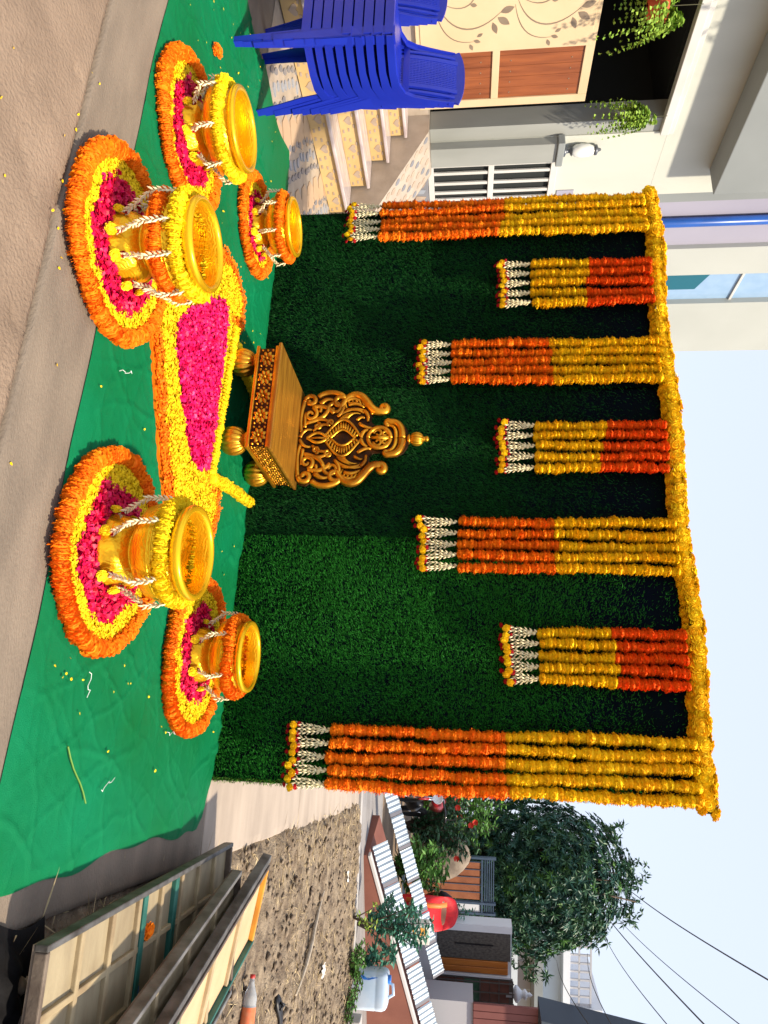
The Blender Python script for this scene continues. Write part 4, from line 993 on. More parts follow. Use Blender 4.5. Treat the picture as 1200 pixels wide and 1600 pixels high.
def floral(y,z):
    for P,w in ((bez((y,z),(y+.26,z+.10),(y+.30,z+.32),(y+.10,z+.52),14),.0065),(bez((y+.04,z-.02),(y+.26,z+.02),(y+.36,z+.12),(y+.34,z+.30),12),.0045),(bez((y-.02,z+.02),(y+.12,z+.20),(y+.0,z+.34),(y-.10,z+.30),12),.005),(bez((y-.1,z+.3),(y-.18,z+.25),(y-.16,z+.15),(y-.08,z+.18),9),.004)):
        big=MB()
        for mb in vine(P,w): big.add(mb.V,mb.F)
        obj('scroll_cutout',big,'bronze',plate)
    for (dy,dz,a,L,w) in ((.10,.52,1.9,.17,.24),(.14,.50,1.0,.17,.25),(.18,.46,.35,.15,.22),(.33,.30,1.3,.09,.25),(.36,.27,.4,.09,.25),(.30,.33,2.1,.08,.25),(.02,.27,1.4,.08,.3),(-.04,.30,2.2,.08,.3)):
        cutout(leafp(y+dy,z+dz,a,L*.72,w),'leaf_cutout')
    for k in range(10):
        a=k*.628; cutout([(y-.14+.04*math.cos(a-.07),z+.06+.04*math.sin(a-.07)),(y-.14+.075*math.cos(a),z+.06+.075*math.sin(a)),(y-.14+.04*math.cos(a+.07),z+.06+.04*math.sin(a+.07))],'spark_cutout')
floral(.34,1.02); floral(.34,1.68); floral(-.42,1.02); floral(-.42,1.68)
# things inside the porch
mat('red_cloth',(.42,.01,.015),(.30,.006,.01),rough=.7); mat('blue_cloth',(.05,.12,.28),rough=.7)
for (y0,y1,z0,z1,m,lab) in ((1.36,1.50,.906,1.16,'red_cloth','red box on the porch floor behind the gate'),(1.22,1.35,.906,1.05,'blue_cloth','blue box on the porch floor beside the red one')):
    tag(obj('storage_box',MB().box((FX-.42,y0,z0),(FX-.30,y1,z1)),m,bevel=.01),lab,'box')
# bracket lamp on the gate pillar
mat('lamp_glass',(.80,.82,.80),rough=.25); mat('pewter',(.12,.13,.15),rough=.4,metal=.5)
lp=thing('pillar_lamp','white globe lamp with dark fittings standing on the grey gate pillar','lamp',(FX+.06,1.92,2.251))
mb=MB(); mb.lathe([(.05,0),(.055,.012),(.022,.03),(.018,.06),(.045,.075),(.05,.085)],20,(FX+.06,1.92,2.251)); obj('base',mb,'pewter',lp,smooth=True)
mb=MB(); mb.lathe([(.035,.085),(.058,.12),(.066,.18),(.060,.25),(.040,.30)],24,(FX+.06,1.92,2.251)); obj('globe',mb,'lamp_glass',lp,smooth=True)
mb=MB(); mb.lathe([(.040,.30),(.05,.312),(.05,.33),(.02,.345),(.012,.37),(.002,.375)],20,(FX+.06,1.92,2.251)); obj('cap',mb,'pewter',lp,smooth=True)
# hanging ferns
mat('fern_leaf',(.13,.27,.03),(.32,.46,.06),rough=.5,island=.9,spec=.3)
mat('clay_red',(.62,.10,.03),(.5,.07,.02),rough=.6)
def fern(loc,label,npot,R,drop,seed):
    x,y,z=loc; t=thing('hanging_fern',label,'fern',loc,'ferns hanging in the porch opening'); r=np.random.default_rng(seed)
    if npot:
        mb=MB(); mb.lathe([(.03,-.02),(.09,-.01),(.12,.08),(.125,.13),(.115,.13),(.1,.06)],20,(x,y,z)); obj('pot',mb,'clay_red',t,smooth=True)
    hg=MB(); hg.tube([(x,y,z+.1),(x-.02,y+.02,3.17)],.003,5); obj('hanger',hg,'thread',t)
    C=[];D=[];L=[]
    for f in range(26):
        a=r.uniform(0,6.28); ln=R*r.uniform(.6,1.1); up=r.uniform(.05,.28); dr=drop*r.uniform(.2,1.1)
        for k in range(22):
            s=k/21; px=x+ln*s*math.cos(a); py=y+ln*s*math.sin(a); pz=z+.10+up*math.sin(math.pi*s*.8)-dr*s*s
            for sg in (-1,1):
                C.append((px,py,pz)); D.append((-math.sin(a)*sg+.4*math.cos(a)+r.normal(0,.2),math.cos(a)*sg+.4*math.sin(a)+r.normal(0,.2),-.2+r.normal(0,.25))); L.append(.075*(1.1-s*.75))
    V,F=leaves(C,D,np.array(L),.030); obj('fronds',(V,F),'fern_leaf',t)
fern((FX+.10,1.52,2.72),'bright green fern hanging at the pillar side of the dark porch opening',0,.15,.5,4)
fern((FX+.12,.45,2.74),'green fern in a red pot hanging above the porch gate',1,.28,.55,5)
# leafy creeper hanging from above, at the picture corner
mat('creeper_leaf',(.012,.03,.012),(.03,.06,.02),rough=.4,island=.9)
cr=thing('creeper','dark long-leaved creeper hanging from the roof at the picture corner','plant',(FX+.45,.2,3.7)); r=np.random.default_rng(9)
C=[];D=[];L=[]
sm=MB()
for k in range(10):
    y=.05+.085*k-.1; z=3.98+.35*r.random(); x=FX+.5+.05*r.random(); sm.tube([(x,y,6.0),(x+.02,y+.03,z+.4),(x+.03,y+.06,z-.1)],.006,5)
    for q in range(11):
        C.append((x+.02,y+.05,z-.1+.09*q)); a=r.uniform(0,6.28); D.append((.6*math.cos(a),.9*math.sin(a),-.8+r.normal(0,.4))); L.append(r.uniform(.10,.2))
obj('stem',sm,'creeper_leaf',cr); V,F=leaves(C,D,np.array(L),.035); obj('foliage',(V,F),'creeper_leaf',cr)
# ================================================================ stacked platform frames at the road edge
mat('frame_steel',(.20,.19,.175),(.07,.06,.05),scale=14,rough=.5,metal=.5,bump=.2,bscale=50,lo=.3,hi=.7)
mat('zinc_dull',(.26,.25,.235),(.13,.12,.11),scale=12,rough=.5,metal=.4,bump=.2,bscale=60)
mat('frame_rust',(.22,.17,.125),(.09,.06,.045),scale=9,rough=.65,metal=.3,bump=.3,bscale=40,detail=8)
mat('frame_green',(.015,.10,.075),(.03,.15,.11),scale=10,rough=.45,bump=.1)
mat('leaf_green_paint',(.03,.22,.05),(.02,.15,.04),scale=10,rough=.5)
mat('ply',(.44,.36,.22),(.27,.21,.125),scale=4,rough=.65,bump=.15,detail=8,stretch=(1,3,1),lo=.25,hi=.7)
mat('ply_peach',(.66,.44,.25),(.54,.34,.18),scale=5,rough=.6,bump=.15,detail=8,lo=.25,hi=.7)
mat('rib_wood',(.42,.33,.19),(.28,.20,.11),scale=7,rough=.65,bump=.2)
mat('blue_paint',(.02,.12,.42),(.03,.16,.5),rough=.5)
mat('ochre_paint',(.66,.30,.03),(.5,.2,.02),scale=8,rough=.5)
def plat(label,fl,d,wv,Ln,Wd,cells,ply,skids,mid=True,bars=(),rim='frame_steel',rimR=None,th=.05,endm=None,nrow=2):
    """platform frame: far-left corner fl, unit length dir d, unit width dir wv"""
    o=Vector(fl); d=Vector(d).normalized(); wv=Vector(wv); wv=(wv-d*wv.dot(d)).normalized(); nz=wv.cross(d); nz=nz if nz.z>0 else -nz
    t=thing('platform_frame',label,'platform',(o.x+d.x*Ln/2,o.y+d.y*Ln/2,0),'platform frames piled at the road edge')
    def bar(nm,a0,a1,b0,b1,c0,c1,m,par=t,bev=.004):
        P=[o+d*a+wv*b+nz*c for c in (c0,c1) for a,b in ((a0,b0),(a1,b0),(a1,b1),(a0,b1))]
        return obj(nm,MB().hexa(P),m,par,bevel=bev)
    e=.020
    bar('edge_rail',0,Ln,0,e,-th,0,rim); bar('edge_rail',0,Ln,Wd-e,Wd,-th,0,rimR or rim)
    bar('end_rail',0,e,e+.0005,Wd-e-.0005,-th,-.002,endm or 'frame_rust'); bar('end_rail',Ln-e,Ln,e+.0005,Wd-e-.0005,-th,-.002,'frame_rust')
    nr=nrow if mid else 1; rw=(Wd-2*e)/nr; rows=[(e+rw*k+.004,e+rw*(k+1)-.004) for k in range(nr)]
    cw=(Ln-2*e)/cells
    for i in range(cells):
        for (b0,b1) in rows: bar('board',e+cw*i+.006,e+cw*(i+1)-.006,b0,b1,-.034,-.026,ply,bev=0)
        if i: bar('rib',e+cw*i-.012,e+cw*i+.012,e+.001,Wd-e-.001,-.0335,-.010,'rib_wood')
    for k in range(1,nr): bar('rib',e+.001,Ln-e-.001,e+rw*k-.011,e+rw*k+.011,-.0333,-.0115,'rib_wood')
    for f,m in bars: bar('cross_bar',Ln*f-.017,Ln*f+.017,e+.0007,Wd-e-.0007,-.0335,-.006,m)
    bar('back_sheet',.002,Ln-.002,.002,Wd-.002,-th-.006,-th+.004,'frame_rust',bev=0)
    if skids:
        for a in (.12,Ln*.5,Ln-.12):
            for b in ((.24,Wd-.10) if skids==1 else (Wd-.09,)):
                q=o+d*a+wv*b-nz*(th+.007); obj('skid',MB().box((q.x-.03,q.y-.03,-.03),(q.x+.03,q.y+.03,q.z)),'frame_rust',t)
    return t,bar
d1=(.0615,-.998,0)
t1,b1=plat('flat platform frame with cream boards and teal bars, nearest the green cloth',(3.917,.0,.155),d1,(.998,.0615,0),1.645,.56,8,'ply',1,nrow=3,th=.042,bars=((.42,'frame_green'),(.60,'frame_green')))
b1('paint_mark',.92,.96,.33,.37,-.0258,-.0250,'blue_paint'); b1('paint_mark',.96,1.0,.36,.385,-.0258,-.0250,'blue_paint'); b1('paint_mark',.88,.91,.37,.41,-.0258,-.0250,'blue_paint')
tm=put('stuck_marigold',fmesh('head','marigold_orange'),None,None,(4.125,-.93,.145),(.2,.2,0),.030); tag(tm,'orange marigold lying in a cell of the cream platform frame','flower')
d2=(.269,-.963,0)
t2,b2=plat('middle platform frame of the pile, seen mostly by its grey edge',(4.002,-.25,.285),d2,(.963,.269,-.06),1.75,.55,6,'ply',2,rim='zinc_dull',th=.045)
t3,b3=plat('topmost tilted platform frame with peach boards and a dark green edge',(4.016,.07,.335),(.296,-.955,0),(.93,.288,-.20),1.8,.40,5,'ply_peach',2,mid=False,bars=((.62,'leaf_green_paint'),),rim='frame_rust',rimR='frame_green',th=.045,endm='ochre_paint')
b3('edge_rail',.0,1.8,-.05,-.012,-.05,-.004,'frame_steel')
# black crumpled tarpaulin under the near end of the pile
mat('black_tarp',(.004,.004,.005),(.009,.008,.008),rough=.75,bump=.6,bscale=16,spec=.2)
mb=MB(); mb.grid(44,36,lambda u,v:(3.98+.9*u+.03*math.sin(v*9),-2.15+.72*v+.03*math.sin(u*11),.012+.085*(math.sin(math.pi*u)*math.sin(math.pi*v))**.6*(.1+1.5*abs(float(fbm(np.array(u*9.),np.array(v*8.),3))-.5)*2)))
tag(obj('black_tarpaulin',mb,'black_tarp',smooth=True),'crumpled black sheet lying under the near end of the platform frames','tarpaulin')
# drinks bottle, black sandal on the soil
mat('clear_plastic',(.74,.77,.80),rough=.15,trans=.55,ior=1.2); mat('bottle_label',(.75,.16,.05),(.70,.22,.10),scale=30,rough=.5); mat('label_white',(.8,.78,.7),rough=.5); mat('cap_red',(.6,.05,.04),rough=.4)
bt=thing('drinks_bottle','empty clear plastic bottle with an orange label lying on the soil','bottle',(4.85,.96,.02))
ax=Vector((.24,-.033,0)).normalized(); sx_=Vector((-ax.y,ax.x,0)); up_=Vector((0,0,1))
def blathe(nm,prof,m,par,n=24):
    mb=MB(); mb.lathe(prof,n); V=[]
    for x,y,z in mb.V: V.append(Vector((4.74,.975,.065))+ax*z+sx_*x+up_*y)
    return obj(nm,(V,mb.F),m,par,smooth=True)
body=blathe('bottle_body',[(.013,.0),(.013,.018),(.016,.02),(.014,.026),(.022,.05),(.036,.085),(.041,.11),(.039,.13),(.041,.14),(.041,.30),(.038,.315),(.012,.318)],'clear_plastic',bt)
blathe('label',[(.0415,.145),(.0418,.148),(.0418,.235),(.0415,.238)],'bottle_label',bt)
blathe('cap',[(.002,-.014),(.015,-.013),(.0155,.004),(.013,.006)],'cap_red',bt)
mat('black_rubber',(.010,.010,.012),rough=.45)
mb=MB()
for j,(s,w,z0,z1) in enumerate(((0,.012,.03,.05),)): pass
P=[(5.06+.24*s,1.80+.2*s,.035+.012*math.sin(s*3)) for s in np.linspace(0,1,9)]
sd_=thing('black_sandal','black rubber sandal lying sole up on the soil near the bottle','sandal',(5.17,1.9,.02))
m1=MB(); ribbon(m1,P,[.02,.035,.042,.04,.034,.032,.036,.036,.022],.009,(-.64,.77,0)); obj('sole',m1,'black_rubber',sd_,smooth=True)
m1=MB(); m1.tube([(5.11,1.86,.05),(5.12,1.84,.075),(5.15,1.83,.06)],.008,6); m1.tube([(5.11,1.86,.05),(5.13,1.89,.075),(5.16,1.92,.05)],.008,6); obj('strap',m1,'black_rubber',sd_,smooth=True)

# ================================================================ water can, post, brown plinth, corrugated sheets
mat('can_plastic',(.48,.60,.74),(.66,.72,.80),scale=3,rough=.35,spec=.5); mat('can_blue',(.03,.18,.62),rough=.35)
wc=thing('water_can','pale blue square plastic water can lying by the kerb','water can',(6.05,5.93,.0))
def rbox(mb,c,hx,hy,hz,r,n=5):
    V=[];pl=[]
    for sxx,syy,a0 in ((1,1,0),(-1,1,90),(-1,-1,180),(1,-1,270)):
        for k in range(n): a=rad(a0+90*k/(n-1)); pl.append((sxx*(hx-r)+r*math.cos(a),syy*(hy-r)+r*math.sin(a)))
    return pl
pl=rbox(None,None,.20,.16,.2,.05)
mb=MB(); rings=[(.86,0),(.98,.015),(1,.04),(1,.30),(.985,.31),(1,.32),(1,.385),(.93,.425),(.80,.445)]
V=[(6.05+x*s,5.93+y*s,z) for s,z in rings for x,y in pl]; n=len(pl)
F=[(j*n+k,j*n+(k+1)%n,(j+1)*n+(k+1)%n,(j+1)*n+k) for j in range(len(rings)-1) for k in range(n)]+[tuple(range((len(rings)-1)*n,len(rings)*n)),tuple(range(n-1,-1,-1))]
obj('can_body',(V,F),'can_plastic',wc,smooth=True,bevel=0)
mb=MB(); mb.lathe([(.045,0),(.045,.03),(.04,.035),(.001,.036)],20,(5.93,5.86,.446)); obj('cap',mb,'can_blue',wc,smooth=True)
mb=MB(); mb.tube([(5.98,5.93,.44),(6.0,5.93,.50),(6.10,5.93,.51),(6.14,5.93,.44)],.018,8); obj('handle',mb,'can_plastic',wc,smooth=True)
mb=MB(); ribbon(mb,[(5.88,5.765,.12),(5.93,5.763,.20),(5.90,5.763,.30)],.03,.004,(0,0,1)); obj('print',mb,'can_blue',wc)
tag(obj('concrete_post',MB().box((6.28,5.62,-.05),(6.62,5.80,.17),rz=.2),'kerb',bevel=.012),'low grey concrete block by the kerb beside the water can','block')
mat('brown_render',(.235,.085,.055),(.18,.06,.04),scale=2,rough=.8,bump=.15)
mat('coping',(.55,.52,.50),rough=.8)
A=Vector((4.72,6.66,0)); B=Vector((8.6,8.9,0)); dd=(B-A).normalized(); nb=Vector((-dd.y,dd.x,0)); LL=(B-A).length
ph=thing('brown_plinth','low reddish brown plinth rising behind the water can','plinth',(6.6,7.9,0))
def pz(s): return .04+.235*s
P=[A+Vector((0,0,-.04)),B+Vector((0,0,-.04)),B+nb*.9+Vector((0,0,-.04)),A+nb*.9+Vector((0,0,-.04)),A+Vector((0,0,pz(0))),B+Vector((0,0,pz(LL))),B+nb*.9+Vector((0,0,pz(LL)+.05)),A+nb*.9+Vector((0,0,pz(0)+.05))]
obj('wall_body',MB().hexa(P),'brown_render',ph)
cp=MB(); ribbon(cp,[A+nb*.03+Vector((0,0,pz(0)+.018)),B+nb*.03+Vector((0,0,pz(LL)+.018))],.045,.016,nb); obj('coping_edge',cp,'coping',ph)
mat('zinc',(.34,.40,.46),(.24,.29,.34),scale=3,rough=.35,metal=.55)
mat('zinc_joint',(.10,.10,.13),rough=.6)
def corr(o,d,up,L,Wd,per,name,label,nseg):
    t=thing(name,label,'metal sheet',tuple(o+d*L/2-Vector((0,0,o.z))),'corrugated sheets laid behind the brown plinth'); nn=d.cross(up).normalized()
    for s in range(nseg):
        a0=L*s/nseg; a1=L*(s+1)/nseg-.07; mb=MB(); nx=int((a1-a0)/per*6)
        def fn(u,v):
            a=a0+(a1-a0)*u; return o+d*a+up*(Wd*v)+nn*(.008*math.cos(2*math.pi*a/per)+.004*s%2)
        mb.grid(nx,3,fn); obj('sheet',mb,'zinc',t,smooth=True)
        mb=MB(); mb.hexa([o+d*(a1+x)+up*(Wd*v)+nn*c for c in (-.02,.0) for x,v in ((0.005,.0),(.06,.0),(.06,1),(.005,1))]); obj('joint_strip',mb,'zinc_joint',t)
    return t
u1=(nb*.55+Vector((0,0,.62))).normalized(); ds=(dd+Vector((0,0,.235))).normalized()
corr(A+nb*.10+Vector((-.05,0,.085)),ds,u1,3.9,.25,.085,'corrugated_sheet','lower row of corrugated metal sheets leaning along the brown plinth',6)
corr(A+nb*1.05+Vector((-.35,-.10,.10)),ds,u1,3.4,.22,.085,'corrugated_sheet','upper row of corrugated metal sheets behind the lower row',6)
# printed carton on the sheets
mat('carton',(.72,.70,.60),rough=.7); mat('carton_print',(.75,.35,.05),rough=.6)
ct=thing('carton','cream carton with orange print standing on the metal sheets','carton',(5.78,7.75,.42))
obj('box',MB().box((5.66,7.66,.42),(5.92,7.86,.85),rz=.3),'carton',ct,bevel=.006)
obj('print',MB().box((5.685,7.655,.72),(5.80,7.6595,.80),rz=.3,piv=(5.79,7.76)),'carton_print',ct); obj('print',MB().box((5.685,7.655,.56),(5.86,7.6595,.66),rz=.3,piv=(5.79,7.76)),'carton_print',ct)

# ================================================================ person bending over behind the sheets
mat('red_saree',(.62,.006,.012),(.48,.004,.01),scale=6,rough=.6,bump=.35,bscale=14,stretch=(4,4,1)); mat('orange_border',(.80,.20,.04),rough=.55); mat('black_hair',(.010,.008,.008),rough=.4); mat('skin',(.23,.10,.055),rough=.5); mat('dark_cloth',(.02,.012,.02),rough=.7)
px_,py_=5.80,9.15
pt=thing('person','person in red clothing with an orange border bending over behind the metal sheets','person',(px_,py_,0))
def loft(nm,secs,m,par,n=22,wob=0):
    V=[]
    for (x,y,z,rx,rz_,tilt) in secs:
        for k in range(n):
            a=2*math.pi*k/n; q=1+wob*math.sin(a*7+z*9); u=rx*math.cos(a)*q; w=rz_*math.sin(a)*q
            V.append((px_+x+u,py_+y+w*math.cos(tilt),z+w*math.sin(tilt)))
    F=[(j*n+k,j*n+(k+1)%n,(j+1)*n+(k+1)%n,(j+1)*n+k) for j in range(len(secs)-1) for k in range(n)]+[tuple(range(n-1,-1,-1)),tuple(range((len(secs)-1)*n,len(secs)*n))]
    return obj(nm,(V,F),m,par,smooth=True)
# body: skirt, hips, bent back, shoulders, neck, head in one surface
bo=loft('body',[(0,0,.02,.11,.10,0),(0,0,.3,.13,.12,0),(0,0,.6,.17,.15,0),(0,.02,.80,.20,.17,.2),(.01,.12,.96,.18,.14,.7),(.02,.26,1.06,.18,.12,1.1),(.03,.38,1.10,.17,.10,1.3),(.04,.46,1.11,.07,.07,1.4),(.045,.50,1.12,.055,.055,1.4),(.05,.55,1.14,.075,.09,1.3),(.05,.62,1.13,.08,.10,1.3),(.05,.69,1.10,.05,.06,1.3)],'skin',pt)
loft('saree',[(0,0,.03,.27,.22,0),(.0,0,.30,.25,.21,0),(.0,0,.58,.255,.22,.05),(0,-.01,.76,.262,.225,.2),(.005,.04,.90,.258,.21,.5),(.01,.12,1.01,.245,.18,.8),(.015,.22,1.09,.235,.16,1.05),(.02,.32,1.12,.22,.14,1.2),(.025,.40,1.12,.16,.11,1.35),(.03,.44,1.115,.09,.085,1.4)],'red_saree',pt,n=40,wob=.018)
sh=MB(); ribbon(sh,[(px_-.21,py_-.19,.42),(px_-.19,py_-.228,.62),(px_-.15,py_-.235,.80),(px_-.14,py_-.16,.955),(px_-.15,py_-.05,1.07)],.035,.006,(1,.25,0)); obj('saree_border',sh,'orange_border',pt,smooth=True)
loft('hair',[(.05,.50,1.17,.05,.045,1.2),(.05,.55,1.19,.088,.075,1.3),(.05,.62,1.18,.09,.085,1.35),(.055,.68,1.14,.06,.06,1.4)],'black_hair',pt)
mb=MB(); mb.lathe([(.004,-.045),(.032,-.03),(.045,0),(.032,.03),(.004,.045)],16,(px_+.05,py_+.50,1.235)); obj('hair_bun',mb,'black_hair',pt,smooth=True)
for s in (-1,1):
    ar=MB(); ar.tube([(px_+s*.17,py_+.36,1.08),(px_+s*.22,py_+.38,.95),(px_+s*.20,py_+.42,.80),(px_+s*.15,py_+.50,.68),(px_+s*.13,py_+.53,.62)],[.055,.048,.04,.03,.026],10); a_=obj('arm',ar,'skin',pt,smooth=True)
    hd=MB()
    c=Vector((px_+s*.125,py_+.54,.59)); hd.tube([c+Vector((0,0,.03)),c,c+Vector((0,.005,-.04))],[.022,.03,.026],8,flat=.5)
    for k in range(4): q=c+Vector((-.022+.015*k,.006,-.04)); hd.tube([q,q+Vector((0,.008,-.03)),q+Vector((0,.022,-.055+.006*abs(k-1.5)))],[.008,.0075,.006],6)
    q=c+Vector((-s*.03,0,-.005)); hd.tube([q,q+Vector((-s*.015,.01,-.02)),q+Vector((-s*.018,.02,-.042))],[.009,.008,.006],6)
    obj('hand',hd,'skin',a_,smooth=True)
    sl_=MB(); sl_.tube([(px_+s*.15,py_+.33,1.10),(px_+s*.20,py_+.37,1.02),(px_+s*.222,py_+.385,.94)],[.075,.068,.062],12); obj('sleeve',sl_,'dark_cloth',pt,smooth=True)

# ================================================================ plants
mat('leaf_mid',(.05,.15,.025),(.12,.27,.05),rough=.5,island=.95,spec=.3); mat('leaf_blue',(.045,.17,.11),(.10,.28,.19),rough=.5,island=.95,spec=.3)
mat('leaf_lime',(.16,.26,.03),(.30,.38,.05),rough=.5,island=.95); mat('leaf_dark',(.013,.056,.040),(.032,.110,.075),rough=.42,island=.95,spec=.4); mat('leaf_dark2',(.02,.07,.03),(.05,.13,.05),rough=.42,island=.95,spec=.4)
mat('bark',(.14,.10,.07),(.08,.055,.04),scale=12,rough=.9,bump=.5,stretch=(1,1,.2)); mat('red_flower',(.62,.03,.01),rough=.6,island=.5)
def plant(name,label,loc,h,R,ns,nl,L,Wd,m,seed,group=None,droop=.3,flowers=0,cat='plant',rosette=0):
    x,y,z=loc; r=np.random.default_rng(seed); t=thing(name,label,cat,loc,group); st=MB(); C=[];D=[];LL_=[]; tips=[]
    for s in range(ns):
        a=r.uniform(0,6.28); rr=R*math.sqrt(r.random()); hh_=h*r.uniform(.55,1.05)*(1-.25*(rr/R)**2)
        P=[Vector((x,y,z))+Vector((rr*f**1.5*math.cos(a),rr*f**1.5*math.sin(a),hh_*f)) for f in (0,.35,.7,1)]
        st.tube(P,[.012,.009,.006,.003],5); tips.append(P[-1])
        for k in range(nl):
            f=r.uniform(.18,1)**.7; i=min(2,int(f*3)); q=P[i]+(P[i+1]-P[i])*(f*3-i if f<1 else 1); b=r.uniform(0,6.28)
            C.append(q); D.append((math.cos(b),math.sin(b),r.uniform(-.3,.7)-droop)); LL_.append(L*r.uniform(.6,1.2))
        if rosette:
            for k in range(rosette):
                b=6.283*k/rosette; C.append(P[-1]); D.append((math.cos(b),math.sin(b),r.uniform(-.2,.5))); LL_.append(L*r.uniform(.8,1.2))
    obj('stems',st,'bark',t); V,F=leaves(C,D,np.array(LL_),Wd); obj('foliage',(V,F),m,t)
    for k in range(flowers):
        q=tips[k%len(tips)]+Vector((r.uniform(-.1,.1),-.1,r.uniform(-.1,.1))); fm=MB()
        for b in range(6): fm.add([q,q+Vector((.05*math.cos(b),-.02,.05*math.sin(b))),q+Vector((.06*math.cos(b+.5),-.03,.06*math.sin(b+.5))),q+Vector((.05*math.cos(b+1),-.02,.05*math.sin(b+1)))],[(0,1,2,3)])
        obj('blossom',fm,'red_flower',t)
    return t
plant('feathery_shrub','bluish green feathery shrub growing in front of the corrugated sheets',(5.42,6.05,0),.92,.34,16,52,.10,.034,'leaf_blue',1,rosette=9)
plant('feathery_shrub','low bluish green feathery branch spreading beside the water can',(5.85,6.15,0),.52,.30,9,40,.10,.034,'leaf_blue',2,rosette=8)
plant('seedling','yellow green seedling rising from the soil edge near the kerb',(5.28,5.66,0),.36,.2,5,12,.07,.03,'leaf_lime',3)
plant('weed_clump','clump of green weeds at the soil edge beside the water can',(5.72,5.52,0),.22,.3,30,16,.06,.022,'leaf_mid',4,cat='weeds')
plant('weed_clump','second clump of weeds at the kerb nearer the picture edge',(6.05,5.35,0),.16,.35,26,14,.05,.02,'leaf_mid',14,cat='weeds')
plant('bright_bush','bright green leafy bush standing left of the person in red',(5.18,9.6,0),1.12,.55,36,46,.14,.045,'leaf_mid',5,cat='bush')
plant('dark_bush','tall feathery bush beside the brown panel gate',(5.98,10.3,0),1.55,.32,22,50,.09,.03,'leaf_blue',6,cat='bush')
plant('flower_bush','dark bush with red blossoms near the motorcycle',(4.72,11.6,0),1.75,.75,46,50,.13,.05,'leaf_dark2',7,flowers=9,cat='bush')
plant('flower_bush','leafy bush behind the motorcycle beneath the tree',(4.35,13.2,0),2.3,.9,46,54,.16,.055,'leaf_mid',8,cat='bush')
plant('hedge_bush','deep green bush behind the brown panel gate',(6.4,14.6,0),2.2,1.0,46,54,.16,.055,'leaf_dark2',12,cat='bush')
mat('rock',(.30,.24,.18),(.17,.13,.10),scale=5,rough=.9,bump=.5)
mb=MB(); mb.grid(18,12,lambda u,v:(5.27+.42*math.sin(math.pi*v)*math.cos(2*math.pi*u)*(1+.25*float(vnoise(np.array(u*5),np.array(v*4),2))),12.2+.3*math.sin(math.pi*v)*math.sin(2*math.pi*u),1.42-1.42*(1-math.cos(math.pi*v))/2+.10*float(vnoise(np.array(u*4),np.array(v*5),7))))
tag(obj('boulder',mb,'rock',smooth=True),'rough brown boulder standing left of the brown panel gate','rock')
# tree: trunk, limbs, crown of long-leaf rosettes
tr=thing('leafy_tree','large dark green long-leaved tree behind the tree end of the backdrop','tree',(5.9,15.6,0)); tb=MB(); r=np.random.default_rng(11)
tb.tube([(5.9,15.6,-.05),(5.95,15.6,.7),(5.85,15.55,1.5),(5.95,15.6,2.4)],[.22,.17,.15,.12],10)
cs_=[]
for k in range(26):
    a=r.uniform(0,6.28); rr=r.uniform(.5,1.65); zz=r.uniform(1.3,5.3); q=Vector((5.95+rr*math.cos(a)*(1 if zz<4.3 else .65),15.6+rr*math.sin(a)*.95,zz)); base=Vector((5.92,15.58,min(2.4,.9+zz*.25)))
    tb.tube([base,(base+q)/2+Vector((0,0,.15)),q],[.06,.035,.012],6); cs_.append(q)
obj('trunk',tb,'bark',tr,smooth=True)
for mi,(m,cnt) in enumerate((('leaf_dark',2400),('leaf_dark2',1700),('leaf_mid',260))):
    C=[];D=[];L=[]
    for k in range(cnt):
        for _ in range(40):
            q=np.array([r.uniform(-1,1),r.uniform(-1,1),r.uniform(-1,1)]); d_=np.linalg.norm(q)
            if d_<1 and d_>.30: break
        P=np.array([5.95,15.6,2.95])+q*np.array([1.86,1.7,2.45])
        # uneven outline: pull in some sectors
        lob=.86+.22*float(fbm(np.array(math.atan2(q[2],q[0])*2.2+5),np.array(q[1]*1.5),50,2))
        P=np.array([5.95,15.6,2.95])+(P-np.array([5.95,15.6,2.95]))*lob
        if P[2]<.9: continue
        n0=q/d_; nleaf=9
        for j in range(nleaf):
            b=6.283*j/nleaf+r.uniform(-.2,.2); tx=np.cross(n0,[0,0,1.]); tx/=np.linalg.norm(tx)+1e-6; ty=np.cross(n0,tx)
            C.append(P); D.append(n0*.35+tx*math.cos(b)+ty*math.sin(b)+np.array([0,0,-.35])); L.append(r.uniform(.11,.19))
    if m=='leaf_dark2':
        for dx,dz in ((1.75,2.3),(1.35,3.7),(.5,5.2),(-.2,5.3),(1.7,1.5),(1.1,4.5),(-.9,4.9),(1.9,3.0)):
            for k in range(26):
                P=np.array([5.95+dx,15.4,dz])+r.normal(0,.17,3)
                for j in range(8): C.append(P); D.append(r.normal(0,1,3)+np.array([0,0,-.3])); L.append(r.uniform(.12,.2))
    V,F=leaves(C,D,np.array(L),.045); o=obj('crown',(V,F),m,tr)
# ================================================================ far gate, motorcycle
mat('gate_brown',(.34,.12,.05),(.26,.085,.035),scale=4,rough=.55); mat('gate_blue',(.07,.11,.17),(.05,.08,.13),rough=.5,metal=.3); mat('far_white',(.70,.72,.75),(.62,.64,.68),scale=1,rough=.8)
RZ=math.atan2(.40,1.13)
def place(o,loc,rz): o.location=loc; o.rotation_euler=(0,0,rz); return o
def lthing(name,label,cat,loc,rz,group=None):
    t=thing(name,label,cat,(0,0,0),group); return t,(lambda: place(t,loc,rz))
t,fin=lthing('panel_gate','gate of brown boards in a blue grey frame beside the boulder','gate',(5.40,12.95,0),RZ)
for k in range(5):
    u0=.06+.16*k; obj('board',MB().box((u0,-.012,.12),(u0+.15,.012,1.70)),'gate_brown',t)
    obj('frame_bar',MB().box((u0-.012,-.024,.10),(u0+.001,.024,1.72)),'gate_blue',t)
